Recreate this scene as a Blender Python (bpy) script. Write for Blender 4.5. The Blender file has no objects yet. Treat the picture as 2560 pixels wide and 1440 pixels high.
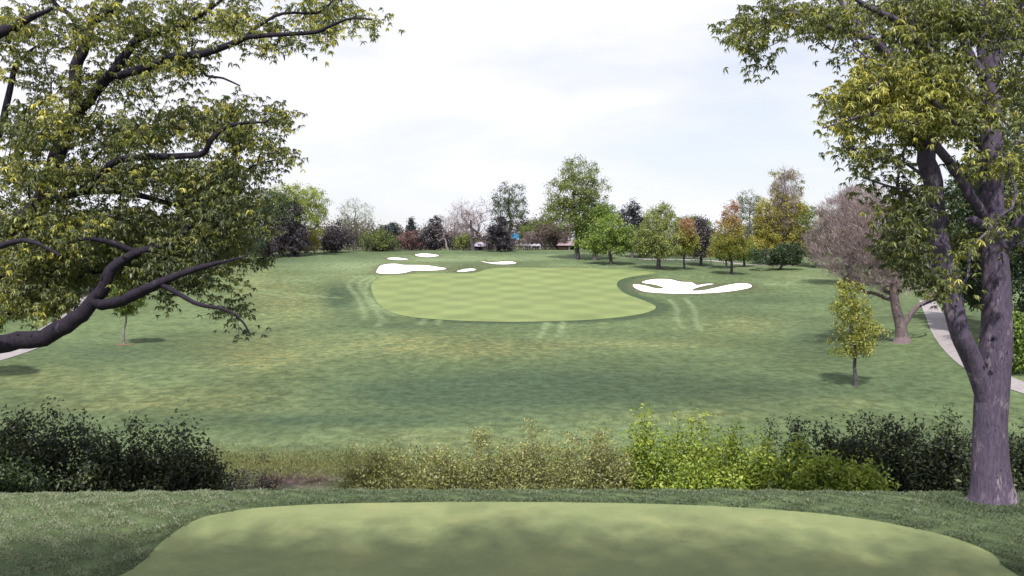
import bpy, bmesh, math
import numpy as np
from mathutils import Vector, Euler
R = math.radians
rng = np.random.default_rng(11)
scn = bpy.context.scene
col = scn.collection

# ------------------------------------------------------------------ camera
FPX = 2100.0                       # focal length in pixels of the 2560 px wide photograph
PITCH = math.atan(120 / FPX)
CAM = np.array([0.0, 0.0, 5.7])
cd = bpy.data.cameras.new('camera'); cam = bpy.data.objects.new('camera', cd); col.objects.link(cam)
cd.sensor_width = 36; cd.lens = 36 * FPX / 2560; cd.clip_end = 6000; cd.clip_start = 0.2
cam.location = CAM; cam.rotation_euler = (R(90) - PITCH, 0, 0)
scn.camera = cam
scn.render.resolution_x = 1024; scn.render.resolution_y = 576

# ------------------------------------------------------------------ light
SUN_EL, SUN_AZ = R(56), R(190)      # azimuth clockwise from +Y: behind the camera, slightly to its left
wd = bpy.data.worlds.new('World'); scn.world = wd; wd.use_nodes = True
nt = wd.node_tree; nt.nodes.clear()
def N(nt, t, **k):
    n = nt.nodes.new(t)
    for a, v in k.items():
        setattr(n, a, v)
    return n
out = N(nt, 'ShaderNodeOutputWorld'); bg = N(nt, 'ShaderNodeBackground'); bg.inputs[1].default_value = 0.100
sky = N(nt, 'ShaderNodeTexSky', sky_type='NISHITA', sun_disc=False, sun_elevation=SUN_EL, sun_rotation=SUN_AZ)
sky.air_density = 1.0; sky.dust_density = 0.7; sky.ozone_density = 1.2
tc = N(nt, 'ShaderNodeTexCoord'); mp = N(nt, 'ShaderNodeMapping')
mp.inputs['Scale'].default_value = (1.0, 1.0, 3.6); mp.inputs['Location'].default_value = (0.35, 0.1, 0.22)
n1 = N(nt, 'ShaderNodeTexNoise'); n1.inputs['Scale'].default_value = 2.1; n1.inputs['Detail'].default_value = 7; n1.inputs['Roughness'].default_value = 0.52; n1.inputs['Distortion'].default_value = 0.25
cr = N(nt, 'ShaderNodeValToRGB'); cr.color_ramp.elements[0].position = 0.37; cr.color_ramp.elements[1].position = 0.54
cr.color_ramp.elements[0].color = (0.66, 0.66, 0.66, 1); cr.color_ramp.elements[1].color = (1, 1, 1, 1)
mix = N(nt, 'ShaderNodeMixRGB'); mix.inputs[2].default_value = (7.95, 8.0, 8.75, 1)
L = nt.links.new
L(tc.outputs['Generated'], mp.inputs[0]); L(mp.outputs[0], n1.inputs['Vector']); L(n1.outputs['Fac'], cr.inputs[0])
L(cr.outputs[0], mix.inputs[0]); L(sky.outputs[0], mix.inputs[1]); L(mix.outputs[0], bg.inputs[0]); L(bg.outputs[0], out.inputs[0])
sd = bpy.data.lights.new('sun', 'SUN'); sd.energy = 5.0; sd.angle = R(0.9); sd.color = (1.0, 0.955, 0.87)
so = bpy.data.objects.new('sun', sd); col.objects.link(so); so.location = (-20, -60, 80)
so.rotation_euler = Euler((R(90) - SUN_EL, 0, R(180) - SUN_AZ), 'XYZ')
SUNV = np.array([math.sin(SUN_AZ) * math.cos(SUN_EL), math.cos(SUN_AZ) * math.cos(SUN_EL), math.sin(SUN_EL)])
so.rotation_euler = Vector(SUNV).to_track_quat('Z', 'Y').to_euler()
vs = scn.view_settings; vs.view_transform = 'Standard'; vs.look = 'None'; vs.exposure = 0.34; vs.gamma = 1.0; vs.use_curve_mapping = False
scn.cycles.max_bounces = 5; scn.cycles.diffuse_bounces = 3; scn.cycles.transmission_bounces = 3; scn.cycles.transparent_max_bounces = 4

# ------------------------------------------------------------------ rays
def rays(px, py):
    dx = (np.asarray(px, float) - 1280) / FPX; dy = (720 - np.asarray(py, float)) / FPX
    return np.stack([dx, math.cos(PITCH) + dy * math.sin(PITCH), dy * math.cos(PITCH) - math.sin(PITCH) + 0 * dx], -1)
def PX(px, py, Y):
    d = rays(px, py); return CAM + d * (np.asarray(Y) / d[..., 1])[..., None]
def proj(p):
    q = p - CAM
    w = q[..., 1] * math.cos(PITCH) - q[..., 2] * math.sin(PITCH); u = q[..., 1] * math.sin(PITCH) + q[..., 2] * math.cos(PITCH)
    w = np.maximum(w, 0.1)
    return 1280 + FPX * q[..., 0] / w, 720 - FPX * u / w

# ------------------------------------------------------------------ terrain height
_ky = np.array([-60, 0, 12, 17, 18.6, 19.6, 21, 24, 28, 34, 40, 45, 48, 52, 60, 75, 100, 120, 150, 170, 190, 210, 230, 250, 265, 285, 320, 400, 700, 3000])
_kz = np.array([0.3, 0.15, 0.02, 0.0, -0.03, -0.2, -0.75, -2.1, -3.9, -6.0, -7.2, -7.75, -7.7, -7.3, -6.9, -6.4, -5.95, -5.55, -3.9, -2.3, -0.65, 0.55, 1.6, 2.3, 2.5, 2.1, 0.5, -4, -9, -12])
_t = np.linspace(-60, 3000, 30601)
_z = np.interp(_t, _ky, _kz)
def _smooth(a, n):
    k = np.hanning(n + 2)[1:-1]; k /= k.sum()
    return np.convolve(np.pad(a, n // 2, mode='edge'), k, 'valid')[:len(a)]
_zs = _smooth(_z, 121); _zn = _smooth(_z, 11)
_w = np.clip((_t - 19) / 10, 0, 1); _z = _zn * (1 - _w) + _zs * _w
def ss(a, b, x):
    t = np.clip((x - a) / (b - a), 0, 1); return t * t * (3 - 2 * t)
def wob(x, y):
    return (0.12 * np.sin(x / 8.3 + 1.3 * np.sin(y / 17.)) * np.cos(y / 11.7 + 0.8) + 0.10 * np.sin(x / 14.7 - y / 19.3 + 2) + 0.05 * np.sin(x / 4.1 + y / 5.7))
BUMPS = []   # (x, y, sx, sy, h)
def H(x, y):
    x = np.asarray(x, float); y = np.asarray(y, float)
    crest = 0.0016 * x * x * 0 
    z = np.interp(y, _t, _z)
    z = z + ss(24, 70, y) * wob(x, y) * (1 + 0.6 * ss(120, 200, y))
    z = z - 2.3 * ss(26, 60, x) * ss(150, 215, y) - 1.0 * ss(50, 90, -x) * ss(150, 230, y)
    z = z + 1.2 * ss(28, 60, x) * ss(55, 75, y) * (1 - ss(100, 140, y)) + 1.0 * ss(40, 70, -x) * ss(60, 85, y) * (1 - ss(110, 150, y))
    # tee: the crest dips a little at both ends of the photo
    z = z - 0.10 * ss(4, 14, np.abs(x)) * ss(14, 17, y) * (1 - ss(20, 24, y))
    for bx, by, sx, sy, h in BUMPS:
        z = z + h * np.exp(-((x - bx) / sx) ** 2 - ((y - by) / sy) ** 2)
    return z
def hit(px, py, y0=10.0):
    """first point of the terrain seen through photo pixel (px, py)"""
    px = np.atleast_1d(np.asarray(px, float)); py = np.atleast_1d(np.asarray(py, float))
    d = rays(px, py); d = d / d[:, 1:2]
    Y = np.full(len(px), y0); done = np.zeros(len(px), bool); step = 0.25
    ylast = Y.copy()
    while not done.all() and Y.max() < 900:
        p = CAM + d * Y[:, None]
        below = (p[:, 2] < H(p[:, 0], p[:, 1])) & ~done
        done |= below
        ylast = np.where(done, ylast, Y)
        Y = np.where(done, Y, Y + step * np.maximum(1, Y / 60))
    a = ylast.copy(); b = Y.copy()
    for _ in range(20):
        m = (a + b) / 2; p = CAM + d * m[:, None]; bl = p[:, 2] < H(p[:, 0], p[:, 1])
        b = np.where(bl, m, b); a = np.where(bl, a, m)
    p = CAM + d * b[:, None]; p[:, 2] = H(p[:, 0], p[:, 1])
    return p
# banks raised behind the bunkers
_b = hit([1030, 1160, 995, 1068, 1250, 1700, 1845, 870, 1330], [655, 667, 641, 631, 649, 692, 700, 720, 664])
for p, (sx, sy, h) in zip(_b, [(9, 5, .55), (4, 4, .45), (5, 5, .5), (5, 5, .6), (7, 5, .5), (9, 4, .5), (6, 5, .6), (6, 8, .95), (12, 5, .4)]):
    BUMPS.append((p[0], p[1], sx, sy, h))

# ------------------------------------------------------------------ mesh helpers
def mk(name, V, F, mat, parent=None, origin=None, tint=None, smooth=False, attrs=None):
    """F: list of index arrays (n,k). vertices are world; stored relative to origin."""
    V = np.asarray(V, float)
    if origin is not None: V = V - np.asarray(origin)
    me = bpy.data.meshes.new(name)
    if not isinstance(F, list): F = [F]
    F = [np.asarray(f, np.int32) for f in F if len(f)]
    loops = np.concatenate([f.ravel() for f in F]); tot = np.concatenate([np.full(len(f), f.shape[1], np.int32) for f in F])
    start = np.concatenate([[0], np.cumsum(tot)[:-1]]).astype(np.int32)
    me.vertices.add(len(V)); me.vertices.foreach_set('co', V.astype(np.float32).ravel())
    me.loops.add(len(loops)); me.loops.foreach_set('vertex_index', loops)
    me.polygons.add(len(tot)); me.polygons.foreach_set('loop_start', start); me.polygons.foreach_set('loop_total', tot)
    if smooth: me.polygons.foreach_set('use_smooth', np.ones(len(tot), bool))
    if tint is not None:
        a = me.attributes.new('tint', 'FLOAT', 'POINT'); a.data.foreach_set('value', np.asarray(tint, np.float32))
    for k, v in (attrs or {}).items():
        a = me.attributes.new(k, 'FLOAT', 'POINT'); a.data.foreach_set('value', np.asarray(v, np.float32))
    me.update(calc_edges=True); me.validate()
    me.materials.append(mat)
    o = bpy.data.objects.new(name, me); col.objects.link(o)
    if parent is not None: o.parent = parent
    if origin is not None and parent is None: o.location = origin
    return o
def thing(name, loc, label, cat, group=None):
    o = bpy.data.objects.new(name, None); col.objects.link(o); o.location = loc; o.empty_display_size = 0.5
    o['label'] = label; o['category'] = cat
    if group: o['group'] = group
    return o
def struct(o, label=None):
    o['kind'] = 'structure'
    if label: o['label'] = label
    return o
def unit(v):
    return v / np.maximum(np.linalg.norm(v, axis=-1, keepdims=True), 1e-9)

# ------------------------------------------------------------------ materials
def newmat(name):
    m = bpy.data.materials.new(name); m.use_nodes = True; nt = m.node_tree; nt.nodes.clear()
    return m, nt, N(nt, 'ShaderNodeOutputMaterial')
def noise(nt, vec, scale, detail=3, rough=0.55, dist=0.0):
    n = N(nt, 'ShaderNodeTexNoise'); n.inputs['Scale'].default_value = scale; n.inputs['Detail'].default_value = detail
    n.inputs['Roughness'].default_value = rough; n.inputs['Distortion'].default_value = dist
    if vec is not None: nt.links.new(vec, n.inputs['Vector'])
    return n
def mapping(nt, src, scale=(1, 1, 1), rot=(0, 0, 0), loc=(0, 0, 0)):
    m = N(nt, 'ShaderNodeMapping'); m.inputs['Scale'].default_value = scale; m.inputs['Rotation'].default_value = rot; m.inputs['Location'].default_value = loc
    nt.links.new(src, m.inputs[0]); return m.outputs[0]
def ramp(nt, fac, stops):
    r = N(nt, 'ShaderNodeValToRGB'); e = r.color_ramp.elements
    while len(e) > 1: e.remove(e[-1])
    e[0].position = stops[0][0]; e[0].color = (*stops[0][1], 1)
    for p, c in stops[1:]:
        x = e.new(p); x.color = (*c, 1)
    if fac is not None: nt.links.new(fac, r.inputs[0])
    return r.outputs[0]
def mixc(nt, fac, a, b, mode='MIX'):
    m = N(nt, 'ShaderNodeMixRGB', blend_type=mode)
    for i, v in ((0, fac), (1, a), (2, b)):
        if isinstance(v, (int, float)): m.inputs[i].default_value = v
        elif isinstance(v, tuple): m.inputs[i].default_value = (*v, 1)
        else: nt.links.new(v, m.inputs[i])
    return m.outputs[0]
def math_(nt, op, a, b=0.0, clamp=False):
    m = N(nt, 'ShaderNodeMath', operation=op); m.use_clamp = clamp
    for i, v in ((0, a), (1, b)):
        if isinstance(v, (int, float)): m.inputs[i].default_value = v
        else: nt.links.new(v, m.inputs[i])
    return m.outputs[0]
def rng01(nt, v, a, b, c=0.0, d=1.0):
    m = N(nt, 'ShaderNodeMapRange'); nt.links.new(v, m.inputs[0])
    for i, x in zip((1, 2, 3, 4), (a, b, c, d)): m.inputs[i].default_value = x
    m.interpolation_type = 'SMOOTHSTEP'; return m.outputs[0]
def attr(nt, name):
    a = N(nt, 'ShaderNodeAttribute'); a.attribute_name = name; return a.outputs['Fac']
def bump(nt, h, strength, dist):
    b = N(nt, 'ShaderNodeBump'); b.inputs['Strength'].default_value = strength; b.inputs['Distance'].default_value = dist
    nt.links.new(h, b.inputs['Height']); return b.outputs[0]
def principled(nt, out, color, rough=0.9, nrm=None, spec=0.2):
    b = N(nt, 'ShaderNodeBsdfPrincipled'); b.inputs['Roughness'].default_value = rough; b.inputs['Specular IOR Level'].default_value = spec
    if isinstance(color, tuple): b.inputs['Base Color'].default_value = (*color, 1)
    else: nt.links.new(color, b.inputs['Base Color'])
    if nrm is not None: nt.links.new(nrm, b.inputs['Normal'])
    nt.links.new(b.outputs[0], out.inputs[0]); return b

def leafmat(name, stops, transl=0.35, gloss=0.05):
    m, nt, out = newmat(name)
    c = ramp(nt, attr(nt, 'tint'), stops)
    d = N(nt, 'ShaderNodeBsdfDiffuse'); t = N(nt, 'ShaderNodeBsdfTranslucent'); g = N(nt, 'ShaderNodeBsdfGlossy'); g.inputs['Roughness'].default_value = 0.45
    g.inputs[0].default_value = (0.9, 0.92, 1.0, 1)
    nt.links.new(c, d.inputs[0]); nt.links.new(mixc(nt, 1.0, c, (1.25, 1.2, 0.75), 'MULTIPLY'), t.inputs[0])
    a = N(nt, 'ShaderNodeMixShader'); a.inputs[0].default_value = transl; b = N(nt, 'ShaderNodeMixShader'); b.inputs[0].default_value = gloss
    nt.links.new(d.outputs[0], a.inputs[1]); nt.links.new(t.outputs[0], a.inputs[2]); nt.links.new(a.outputs[0], b.inputs[1]); nt.links.new(g.outputs[0], b.inputs[2]); nt.links.new(b.outputs[0], out.inputs[0])
    return m
def barkmat(name, dark, light, patch, scale=1.0, patch_at=0.60):
    m, nt, out = newmat(name); tc = N(nt, 'ShaderNodeTexCoord').outputs['Object']
    v = mapping(nt, tc, (scale * 11, scale * 11, scale * 2.4))
    n = noise(nt, v, 1.6, 7, 0.7, 0.8); base = ramp(nt, n.outputs['Fac'], [(0.25, dark), (0.60, light)])
    p = noise(nt, mapping(nt, tc, (scale * 1.6, scale * 1.6, scale * 0.8)), 1.5, 4, 0.6, 0.3)
    pm = rng01(nt, p.outputs['Fac'], patch_at - 0.06, patch_at + 0.10)
    c = mixc(nt, math_(nt, 'MULTIPLY', pm, rng01(nt, n.outputs['Fac'], 0.4, 0.6)), base, patch)
    knots = noise(nt, mapping(nt, tc, (scale * 2.6, scale * 2.6, scale * 2.2)), 1.5, 2)
    c = mixc(nt, rng01(nt, knots.outputs['Fac'], 0.36, 0.29, 0, 0.8), c, tuple(x * 0.35 for x in dark))
    principled(nt, out, c, 0.9, bump(nt, n.outputs['Fac'], 0.9, 0.05 / scale)); return m

M = {}
M['bark_near'] = barkmat('bark_near', (0.034, 0.026, 0.046), (0.115, 0.092, 0.140), (0.32, 0.27, 0.31), 1.2)
M['bark_limb'] = barkmat('bark_limb', (0.008, 0.006, 0.012), (0.030, 0.024, 0.038), (0.11, 0.09, 0.12), 1.6, .66)  # albedo lowered to stand in for crown shade on the limbs
M['bark_far'] = barkmat('bark_far', (0.04, 0.033, 0.045), (0.11, 0.095, 0.11), (0.2, 0.17, 0.18), 0.7)
M['bark_pale'] = barkmat('bark_pale', (0.12, 0.095, 0.105), (0.27, 0.22, 0.235), (0.40, 0.32, 0.33), 0.8)
M['bark_mid'] = barkmat('bark_mid', (0.07, 0.05, 0.06), (0.18, 0.14, 0.15), (0.34, 0.26, 0.26), 0.8)
M['oak'] = leafmat('oak_leaves', [(0.0, (0.080, 0.102, 0.045)), (0.35, (0.170, 0.195, 0.072)), (0.65, (0.34, 0.35, 0.090)), (1.0, (0.66, 0.62, 0.18))], 0.38, 0.03)
def LM(key, a, b, c, tr=0.3):
    M[key] = leafmat(key, [(0, a), (0.5, b), (1, c)], tr, 0.03); return M[key]
LM('green', (0.060, 0.105, 0.026), (0.15, 0.225, 0.045), (0.28, 0.36, 0.065))
LM('olive', (0.090, 0.120, 0.045), (0.20, 0.240, 0.075), (0.33, 0.36, 0.11))
LM('lime', (0.13, 0.17, 0.03), (0.28, 0.33, 0.05), (0.42, 0.46, 0.08))
LM('yellow', (0.14, 0.13, 0.035), (0.30, 0.28, 0.06), (0.46, 0.41, 0.10))
LM('ygreen', (0.13, 0.15, 0.035), (0.27, 0.29, 0.06), (0.43, 0.42, 0.10))
LM('pale', (0.13, 0.16, 0.12), (0.22, 0.25, 0.18), (0.34, 0.36, 0.25))
LM('plum', (0.028, 0.023, 0.034), (0.058, 0.049, 0.062), (0.11, 0.095, 0.10), 0.2)
LM('mauve', (0.13, 0.10, 0.115), (0.24, 0.185, 0.195), (0.36, 0.28, 0.27), 0.2)
LM('conifer', (0.018, 0.024, 0.030), (0.040, 0.048, 0.052), (0.075, 0.085, 0.078), 0.1)
LM('darkgreen', (0.018, 0.034, 0.016), (0.042, 0.070, 0.030), (0.09, 0.125, 0.045), 0.25)
LM('twig', (0.16, 0.115, 0.13), (0.26, 0.195, 0.20), (0.36, 0.28, 0.26), 0.1)
LM('rust', (0.15, 0.09, 0.09), (0.25, 0.14, 0.14), (0.34, 0.21, 0.19))
M['redtop'] = leafmat('red_topped_leaves', [(0.0, (0.10, 0.13, 0.02)), (0.35, (0.24, 0.24, 0.035)), (0.62, (0.33, 0.22, 0.10)), (1.0, (0.38, 0.20, 0.19))], 0.3, 0.03)
LM('brown', (0.06, 0.045, 0.05), (0.12, 0.09, 0.085), (0.19, 0.15, 0.12))
LM('straw', (0.10, 0.11, 0.050), (0.23, 0.25, 0.085), (0.44, 0.43, 0.19))
LM('shrub', (0.080, 0.125, 0.022), (0.19, 0.265, 0.038), (0.36, 0.42, 0.07))
LM('hedge', (0.024, 0.032, 0.022), (0.054, 0.072, 0.038), (0.15, 0.18, 0.070), 0.25)
LM('grass', (0.075, 0.110, 0.062), (0.15, 0.195, 0.115), (0.32, 0.36, 0.25), 0.3)
LM('drygrass', (0.10, 0.11, 0.04), (0.17, 0.18, 0.06), (0.27, 0.26, 0.10), 0.25)

# ground
m, nt_, out_ = newmat('rough_grass'); tcg = N(nt_, 'ShaderNodeTexCoord').outputs['Object']
vx = mapping(nt_, tcg, (1.0, 0.85, 1.0))
nb = noise(nt_, vx, 0.035, 5, 0.6, 0.5); nm = noise(nt_, vx, 0.45, 9, 0.82, 0.1); nf = noise(nt_, mapping(nt_, tcg, (1.0, 0.9, 1.0)), 1.15, 8, 0.76); nff = noise(nt_, tcg, 14, 3, 0.7)
base = ramp(nt_, nm.outputs['Fac'], [(0.30, (0.064, 0.088, 0.047)), (0.47, (0.086, 0.118, 0.057)), (0.57, (0.104, 0.138, 0.065)), (0.70, (0.132, 0.158, 0.078))])
dryc = ramp(nt_, nf.outputs['Fac'], [(0.32, (0.106, 0.124, 0.052)), (0.5, (0.150, 0.162, 0.068)), (0.68, (0.215, 0.203, 0.096))])
dmask = math_(nt_, 'MULTIPLY', attr(nt_, 'dry'), rng01(nt_, nm.outputs['Fac'], 0.38, 0.60, 0.25, 1.15), True)
c = mixc(nt_, dmask, base, dryc)
c = mixc(nt_, math_(nt_, 'MULTIPLY', math_(nt_, 'MULTIPLY', attr(nt_, 'lush_shade'), rng01(nt_, nb.outputs['Fac'], .3, .6, .6, 1.2)), 0.9, True), c, (0.046, 0.070, 0.040))
c = mixc(nt_, math_(nt_, 'MULTIPLY', attr(nt_, 'pale'), 0.8, True), c, (0.160, 0.205, 0.110))
c = mixc(nt_, math_(nt_, 'MULTIPLY', attr(nt_, 'brown'), rng01(nt_, nf.outputs['Fac'], .3, .65, .25, .95), True), c, (0.090, 0.078, 0.050))
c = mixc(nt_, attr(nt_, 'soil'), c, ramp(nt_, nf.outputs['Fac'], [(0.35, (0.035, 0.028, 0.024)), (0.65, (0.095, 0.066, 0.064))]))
fl = math_(nt_, 'MULTIPLY', rng01(nt_, nf.outputs['Fac'], 0.32, 0.68, 0.68, 1.36), rng01(nt_, nb.outputs['Fac'], .36, .62, .84, 1.16))
fm = N(nt_, 'ShaderNodeCombineXYZ'); [nt_.links.new(fl, fm.inputs[i]) for i in range(3)]
c = mixc(nt_, 1.0, c, fm.outputs[0], 'MULTIPLY')
speck = rng01(nt_, noise(nt_, mapping(nt_, tcg, (1.0, 0.8, 1.0)), 1.7, 5, 0.75).outputs['Fac'], 0.66, 0.76, 0.0, 0.30)
c = mixc(nt_, speck, c, (0.27, 0.28, 0.20))
hh = math_(nt_, 'ADD', math_(nt_, 'MULTIPLY', nf.outputs['Fac'], 1.0), math_(nt_, 'MULTIPLY', nff.outputs['Fac'], 0.25))
principled(nt_, out_, c, 0.95, bump(nt_, hh, 0.55, 0.35), 0.1)
M['ground'] = m

def turf(name, a, b, striped, dry=(0.26, 0.25, 0.10)):
    m, nt, out = newmat(name); tc = N(nt, 'ShaderNodeTexCoord').outputs['Object']
    n1 = noise(nt, tc, 0.12 if striped else 0.55, 5, 0.62, 0.3); n2 = noise(nt, tc, 1.2 if striped else 5.0, 6, 0.7); n3 = noise(nt, tc, 90, 2, 0.6)
    f = math_(nt, 'ADD', math_(nt, 'MULTIPLY', n1.outputs['Fac'], 0.6), math_(nt, 'MULTIPLY', n2.outputs['Fac'], 0.4))
    c = ramp(nt, f, [(0.36, a), (0.62, b)])
    if striped:
        sx = N(nt, 'ShaderNodeSeparateXYZ'); nt.links.new(mapping(nt, tc, (1, 1, 1), (0, 0, R(-2))), sx.inputs[0])
        wx = math_(nt, 'ADD', sx.outputs[0], math_(nt, 'MULTIPLY', n1.outputs['Fac'], 3.0)); wy = math_(nt, 'ADD', sx.outputs[1], math_(nt, 'MULTIPLY', n1.outputs['Fac'], 3.0))
        s1 = rng01(nt, math_(nt, 'SINE', math_(nt, 'MULTIPLY', wx, math.pi / 4.6)), -0.9, 0.9, -1, 1)
        s2 = rng01(nt, math_(nt, 'SINE', math_(nt, 'MULTIPLY', wy, math.pi / 5.2)), -0.9, 0.9, -1, 1)
        k = math_(nt, 'MULTIPLY', s1, s2)
        k = math_(nt, 'ADD', math_(nt, 'MULTIPLY', k, 0.5), 0.5)
        c = mixc(nt, math_(nt, 'MULTIPLY', k, 0.40), c, tuple(x * 0.55 for x in a))
        c = mixc(nt, math_(nt, 'MULTIPLY', math_(nt, 'ADD', math_(nt, 'MULTIPLY', s2, 0.5), 0.5), 0.14), c, dry)
    else:
        c = mixc(nt, rng01(nt, n1.outputs['Fac'], 0.5, 0.66, 0, 0.6), c, dry)
        n4 = noise(nt, mapping(nt, tc, (1, 1.6, 1)), 0.9, 5, 0.7, 0.2); c = mixc(nt, rng01(nt, n4.outputs['Fac'], 0.44, 0.62, 0, 0.35), c, (0.140, 0.172, 0.082))
        g = rng01(nt, n3.outputs['Fac'], 0.3, 0.7, 0.86, 1.14); fm = N(nt, 'ShaderNodeCombineXYZ'); [nt.links.new(g, fm.inputs[i]) for i in range(3)]
        c = mixc(nt, 1.0, c, fm.outputs[0], 'MULTIPLY')
    hh = math_(nt, 'ADD', n2.outputs['Fac'], math_(nt, 'MULTIPLY', n3.outputs['Fac'], 0.25))
    principled(nt, out, c, 0.9, bump(nt, hh, 0.25, 0.12 if striped else 0.02), 0.15); return m
M['fairway'] = turf('fairway_turf', (0.150, 0.196, 0.076), (0.196, 0.242, 0.098), True, (0.22, 0.22, 0.10))
M['tee'] = turf('tee_turf', (0.155, 0.186, 0.088), (0.200, 0.232, 0.108), False, (0.225, 0.235, 0.110))
m, nt_, out_ = newmat('sand'); n = noise(nt_, N(nt_, 'ShaderNodeTexCoord').outputs['Object'], 1.5, 5, 0.6)
principled(nt_, out_, ramp(nt_, n.outputs['Fac'], [(0.3, (0.74, 0.72, 0.70)), (0.65, (0.86, 0.85, 0.84))]), 0.95, bump(nt_, n.outputs['Fac'], 0.3, 0.05), 0.1); M['sand'] = m
m, nt_, out_ = newmat('asphalt_path'); n = noise(nt_, N(nt_, 'ShaderNodeTexCoord').outputs['Object'], 2.0, 6, 0.7)
principled(nt_, out_, ramp(nt_, n.outputs['Fac'], [(0.3, (0.21, 0.19, 0.20)), (0.65, (0.30, 0.275, 0.285))]), 0.95, None, 0.2); M['path'] = m
def plain(name, colr, rough=0.7, scale=3.0, var=0.2):
    m, nt, out = newmat(name); n = noise(nt, N(nt, 'ShaderNodeTexCoord').outputs['Object'], scale, 4, 0.6)
    principled(nt, out, ramp(nt, n.outputs['Fac'], [(0.3, tuple(x * (1 - var) for x in colr)), (0.7, tuple(min(1, x * (1 + var)) for x in colr))]), rough)
    M[name] = m; return m
plain('white_paint', (0.33, 0.31, 0.36), 0.6); plain('roof_grey', (0.33, 0.28, 0.37)); plain('roof_pink', (0.27, 0.20, 0.22)); plain('wall_dark', (0.05, 0.045, 0.08)); plain('wall_brick', (0.20, 0.12, 0.12))
plain('blue_cloth', (0.10, 0.42, 0.75), 0.5); plain('dark_glass', (0.02, 0.02, 0.03), 0.2); plain('mulch', (0.13, 0.10, 0.06), 0.95, 12)

# ------------------------------------------------------------------ outlines (photo pixels -> terrain)
def densify(pts, n=4, closed=True):
    """Catmull-Rom through the points"""
    P = np.asarray(pts, float); out = []
    k = len(P)
    for i in range(k if closed else k - 1):
        if closed: p0, p1, p2, p3 = P[(i - 1) % k], P[i], P[(i + 1) % k], P[(i + 2) % k]
        else: p0, p1, p2, p3 = P[max(i - 1, 0)], P[i], P[i + 1], P[min(i + 2, k - 1)]
        for t in np.arange(n) / n:
            out.append(0.5 * ((2 * p1) + (-p0 + p2) * t + (2 * p0 - 5 * p1 + 4 * p2 - p3) * t * t + (-p0 + 3 * p1 - 3 * p2 + p3) * t ** 3))
    if not closed: out.append(P[-1])
    return np.array(out)
BUNK_PX = [
    [(943, 683), (944, 674), (951, 665), (968, 661), (990, 660), (1010, 663), (1060, 663.5), (1095, 668), (1116, 672), (1095, 676), (1060, 677), (1032, 677.5), (1008, 683), (975, 685)],
    [(968, 646.5), (985, 644), (1005, 646), (1021, 649), (1000, 650.5), (975, 649)],
    [(1038, 637), (1060, 634), (1085, 636.5), (1097, 640), (1070, 643), (1046, 641)],
    [(1142, 679), (1158, 674), (1180, 672), (1190, 675), (1172, 678.5), (1152, 680)],
    [(1200, 653), (1224, 656.5), (1250, 655), (1275, 654), (1291, 658), (1268, 661), (1232, 660)],
    [(1583, 712), (1590, 722), (1620, 731), (1700, 735), (1780, 733), (1840, 727), (1877, 719), (1874, 711), (1850, 709), (1820, 713), (1785, 721), (1755, 727), (1728, 727),
     (1742, 720), (1765, 714), (1785, 710.5), (1765, 710.5), (1742, 713.5), (1730, 707), (1700, 705), (1680, 700), (1650, 698), (1622, 700.5), (1605, 707), (1640, 713), (1660, 721), (1640, 722), (1610, 714)],
]
FAIR_PX = [(958, 690), (938, 700), (928, 715), (932, 735), (945, 758), (975, 780), (1030, 793), (1130, 801), (1250, 805), (1380, 803.5), (1480, 799.5), (1560, 792), (1612, 783), (1638, 772), (1634, 762), (1600, 748), (1565, 735), (1546, 720),
           (1543, 707), (1562, 696), (1610, 688), (1640, 682), (1590, 676), (1480, 671), (1340, 669), (1230, 671), (1180, 683), (1060, 684), (1000, 688)]
fair_w = hit(*densify(FAIR_PX, 3).T)[:, :2]
bunk_w = [hit(*densify(b, 3).T)[:, :2] for b in BUNK_PX]
TEE_PX = [(330, 1425), (400, 1360), (480, 1305), (560, 1283), (680, 1268), (900, 1259), (1250, 1256), (1600, 1260), (1850, 1270), (2060, 1286), (2220, 1309), (2370, 1342), (2480, 1385), (2545, 1440)]
tee_w = hit(*np.array(TEE_PX, float).T, y0=2.0)[:, :2]
tee_w = np.vstack([tee_w, [[9.6, 11.5], [10, 8], [9.5, 3], [8, -2], [4, -5], [-3, -5], [-6.6, -2], [-7.6, 4], [-7.5, 9], [-7.2, 12]]])
tee_w = densify(tee_w, 3)

def sdf(P, poly):
    """distance of points P (n,2) to a closed polygon, negative inside (points far away are skipped)"""
    d = np.full(len(P), 1e3); lo = poly.min(0) - 12; hi = poly.max(0) + 12
    idx = np.where(((P > lo) & (P < hi)).all(1))[0]
    if len(idx) == 0: return d
    Q = P[idx]; A = poly; B = np.roll(poly, -1, 0); dm = np.full(len(Q), 1e9); ins = np.zeros(len(Q), bool)
    for a, b in zip(A, B):
        ab = b - a; t = np.clip(((Q - a) @ ab) / max(ab @ ab, 1e-9), 0, 1); dm = np.minimum(dm, np.linalg.norm(Q - (a + t[:, None] * ab), axis=1))
        c = (a[1] > Q[:, 1]) != (b[1] > Q[:, 1])
        if b[1] != a[1]: ins ^= c & (Q[:, 0] < (b[0] - a[0]) * (Q[:, 1] - a[1]) / (b[1] - a[1]) + a[0])
    d[idx] = np.where(ins, -dm, dm); return d
def pdist(P, line, reach=4):
    d = np.full(len(P), 1e3); lo = line.min(0) - reach; hi = line.max(0) + reach
    idx = np.where(((P > lo) & (P < hi)).all(1))[0]; Q = P[idx]; dm = np.full(len(Q), 1e3)
    for a, b in zip(line[:-1], line[1:]):
        ab = b - a; t = np.clip(((Q - a) @ ab) / max(ab @ ab, 1e-9), 0, 1); dm = np.minimum(dm, np.linalg.norm(Q - (a + t[:, None] * ab), axis=1))
    d[idx] = dm; return d

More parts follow.
